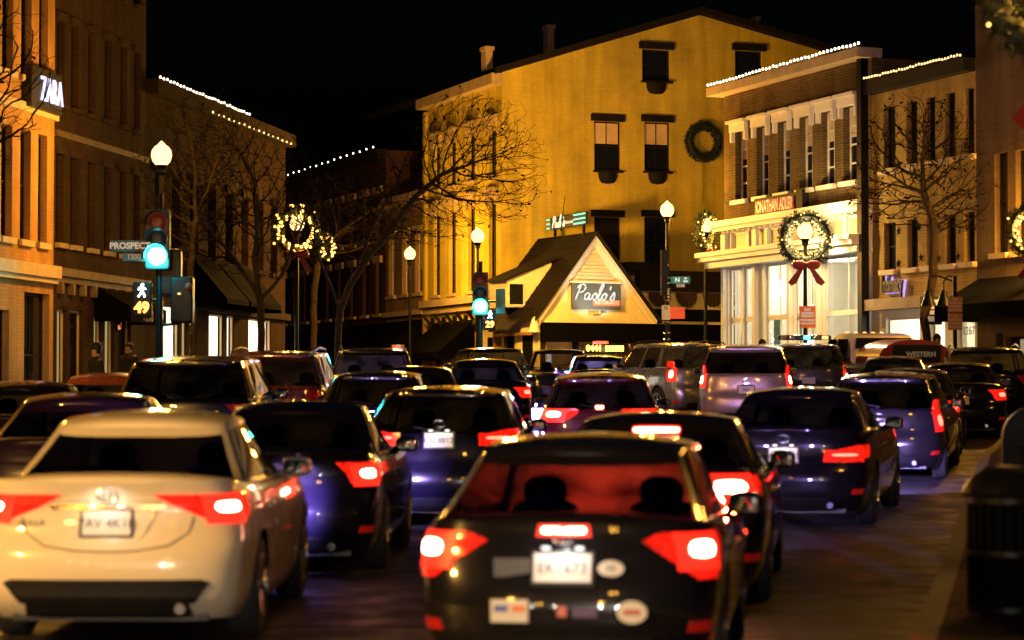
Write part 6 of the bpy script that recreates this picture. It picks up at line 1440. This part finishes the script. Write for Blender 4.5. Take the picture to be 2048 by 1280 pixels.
# pickup with a salt spreader on its tail
def pickup():
    d, x = 57.6, vx_at(1243, 57.6); hd = 14
    t = thing('pickup_truck', 'cream pickup truck with dark side windows parked before the white shopfront', 'pickup truck', (x, d, g(d)), (.02, 0, R(hd)))
    pm = pc('pickup_cream', (.60, .54, .42), .32)
    def loft(name, secs, m):
        mb = MB(); rs = [mb.add(s) for s in secs]; n = len(secs[0])
        for i in range(len(rs) - 1):
            for k in range(n): mb.f.append((rs[i] + k, rs[i] + (k + 1) % n, rs[i + 1] + (k + 1) % n, rs[i + 1] + k))
        mb.f.append(tuple(rs[0] + k for k in range(n))); mb.f.append(tuple(rs[-1] + k for k in reversed(range(n)))); return mb.build(name, m, t, smooth=35)
    def sec(y, w, z0, z1, r=.12): return [(w - r, y, z0), (w, y, z0 + r), (w, y, z1 - r), (w - r, y, z1), (-w + r, y, z1), (-w, y, z1 - r), (-w, y, z0 + r), (-w + r, y, z0)]
    loft('body', [sec(0, .96, .55, 1.22), sec(.1, .99, .5, 1.25), sec(2.0, 1.0, .45, 1.25), sec(3.9, 1.0, .45, 1.22), sec(4.3, .99, .45, 1.2), sec(5.3, .96, .48, 1.08), sec(5.55, .88, .5, 1.0)], pm)
    loft('cab', [sec(1.95, .90, 1.2, 1.55, .1), sec(2.05, .86, 1.2, 1.92, .16), sec(2.4, .84, 1.2, 1.98, .18), sec(3.3, .84, 1.2, 1.97, .18), sec(3.6, .85, 1.2, 1.88, .18), sec(4.25, .9, 1.2, 1.26, .03)], pm)
    for s in (1, -1):
        for (a, b, c, e) in ((2.15, 2.85, 2.2, 2.85), (2.95, 3.95, 2.95, 3.45)):
            mb = MB(); mb.face([(s * .925, a, 1.28), (s * .925, b, 1.28), (s * .86, e, 1.83), (s * .86, c, 1.83)]); mb.build('side_window', 'pane', t)
        mb = MB(); mb.rbox(s * 1.14 - .12, s * 1.14 + .12, 3.7, 3.8, 1.22, 1.52, .5); mb.tube([(s * .95, 3.75, 1.3), (s * 1.1, 3.75, 1.35)], .03, 6); mb.build('side_mirror', 'black', t, smooth=40)
        for y in (1.1, 4.6): copy_wheel(t, s * .88, y, .39, s < 0)
        mb = MB(); mb.rbox(s * .88 - .08, s * .88 + .08, -.03, .05, .85, 1.18, .4); mb.build('tail_lamp', 'tail_dim', t, smooth=40)
    mb = MB(); mb.face([(-.78, 1.94, 1.6), (.78, 1.94, 1.6), (.72, 2.02, 1.86), (-.72, 2.02, 1.86)]); mb.build('rear_window', 'pane', t)
    mb = MB()
    for k in range(5): mb.rbox(-.5 + .23 * k, -.42 + .23 * k, 3.2, 3.3, 1.96, 2.02, .6)
    mb.build('roof_marker', 'amber_dim' if False else emit('amber_dim', (1, .5, .15), 2), t)
    sp = thing('salt_spreader', 'red round-hooded salt spreader with black lettered panel on the pickup tail', 'salt spreader', (x, d, g(d)), (.02, 0, R(hd)))
    red = mat('spreader_red', (.35, .045, .018), .4, coat=.5); n = 14
    mb = MB()
    for y0 in (0,):
        prof = [(-.95, 1.25)] + [(-.95 * cos(pi * k / n), 1.3 + .52 * sin(pi * k / n) ** .8) for k in range(n + 1)] + [(.95, 1.25)]
        i0 = mb.add([(a, .05, c) for a, c in prof]); i1 = mb.add([(a, 1.5, c) for a, c in prof]); m_ = len(prof)
        for k in range(m_): mb.f.append((i0 + k, i0 + (k + 1) % m_, i1 + (k + 1) % m_, i1 + k))
        mb.f.append(tuple(i0 + k for k in range(m_))); mb.f.append(tuple(i1 + k for k in range(m_)))
    mb.build('hopper', red, sp, smooth=35)
    mb = MB(); mb.rbox(-.62, .62, -.02, .045, 1.28, 1.70, .12); pnl = mb.build('panel', 'black', sp, smooth=35)
    text('lettering', 'WESTERN', .17, mat('spreader_lettering', (.45, .42, .36), .5, em=(1, .85, .6), es=.06), Matrix.Translation((0.1, -.025, 1.46)) @ Matrix.Rotation(pi / 2, 4, 'X'), pnl, .002, bold=.004)
pickup()
# ---------------------------------------------------------------- world, camera, render settings
w = D_.worlds.new('World'); sc.world = w; w.use_nodes = True; nt = w.node_tree; bg = nt.nodes['Background']
sky = nt.nodes.new('ShaderNodeTexSky'); sky.sky_type = 'NISHITA'; sky.sun_disc = False; sky.sun_elevation = R(-3); sky.sun_rotation = R(180); sky.air_density = 1; sky.dust_density = .3
tn = nt.nodes.new('ShaderNodeMix'); tn.data_type = 'RGBA'; tn.blend_type = 'MULTIPLY'; tn.inputs[0].default_value = 1; tn.inputs[7].default_value = (.10, .45, 1, 1)
nt.links.new(sky.outputs[0], tn.inputs[6]); nt.links.new(tn.outputs[2], bg.inputs[0]); bg.inputs[1].default_value = .1
cam = D_.cameras.new('camera'); co = D_.objects.new('camera', cam); C.objects.link(co); co.location = (0, 0, CH); co.rotation_euler = (pi / 2 + TH, 0, 0)
cam.sensor_width = 36; cam.lens = 36 * F / 2048; cam.clip_end = 2000; cam.clip_start = .1
cam.dof.use_dof = True; cam.dof.focus_distance = 84; cam.dof.aperture_fstop = 2.1; cam.dof.aperture_blades = 0
sc.camera = co
sc.view_settings.view_transform = 'Standard'; sc.view_settings.look = 'None'; sc.view_settings.exposure = 0; sc.view_settings.gamma = 1
cy = sc.cycles; cy.max_bounces = 7; cy.diffuse_bounces = 2; cy.glossy_bounces = 3; cy.transmission_bounces = 3; cy.transparent_max_bounces = 12; cy.caustics_reflective = False; cy.caustics_refractive = False
cy.use_denoising = True; cy.denoiser = 'OPENIMAGEDENOISE'; cy.sample_clamp_indirect = 4; cy.blur_glossy = .3; cy.use_adaptive_sampling = True; cy.adaptive_threshold = .015
# lettering becomes real mesh objects
bpy.context.view_layer.update(); dg = bpy.context.evaluated_depsgraph_get()
for o in [o for o in C.objects if o.type == 'FONT']:
    me = D_.meshes.new_from_object(o.evaluated_get(dg)); n, cu = o.name, o.data
    q = D_.objects.new('tmp', me); C.objects.link(q); q.parent = o.parent; q.matrix_local = o.matrix_local.copy(); D_.objects.remove(o); D_.curves.remove(cu); q.name = n
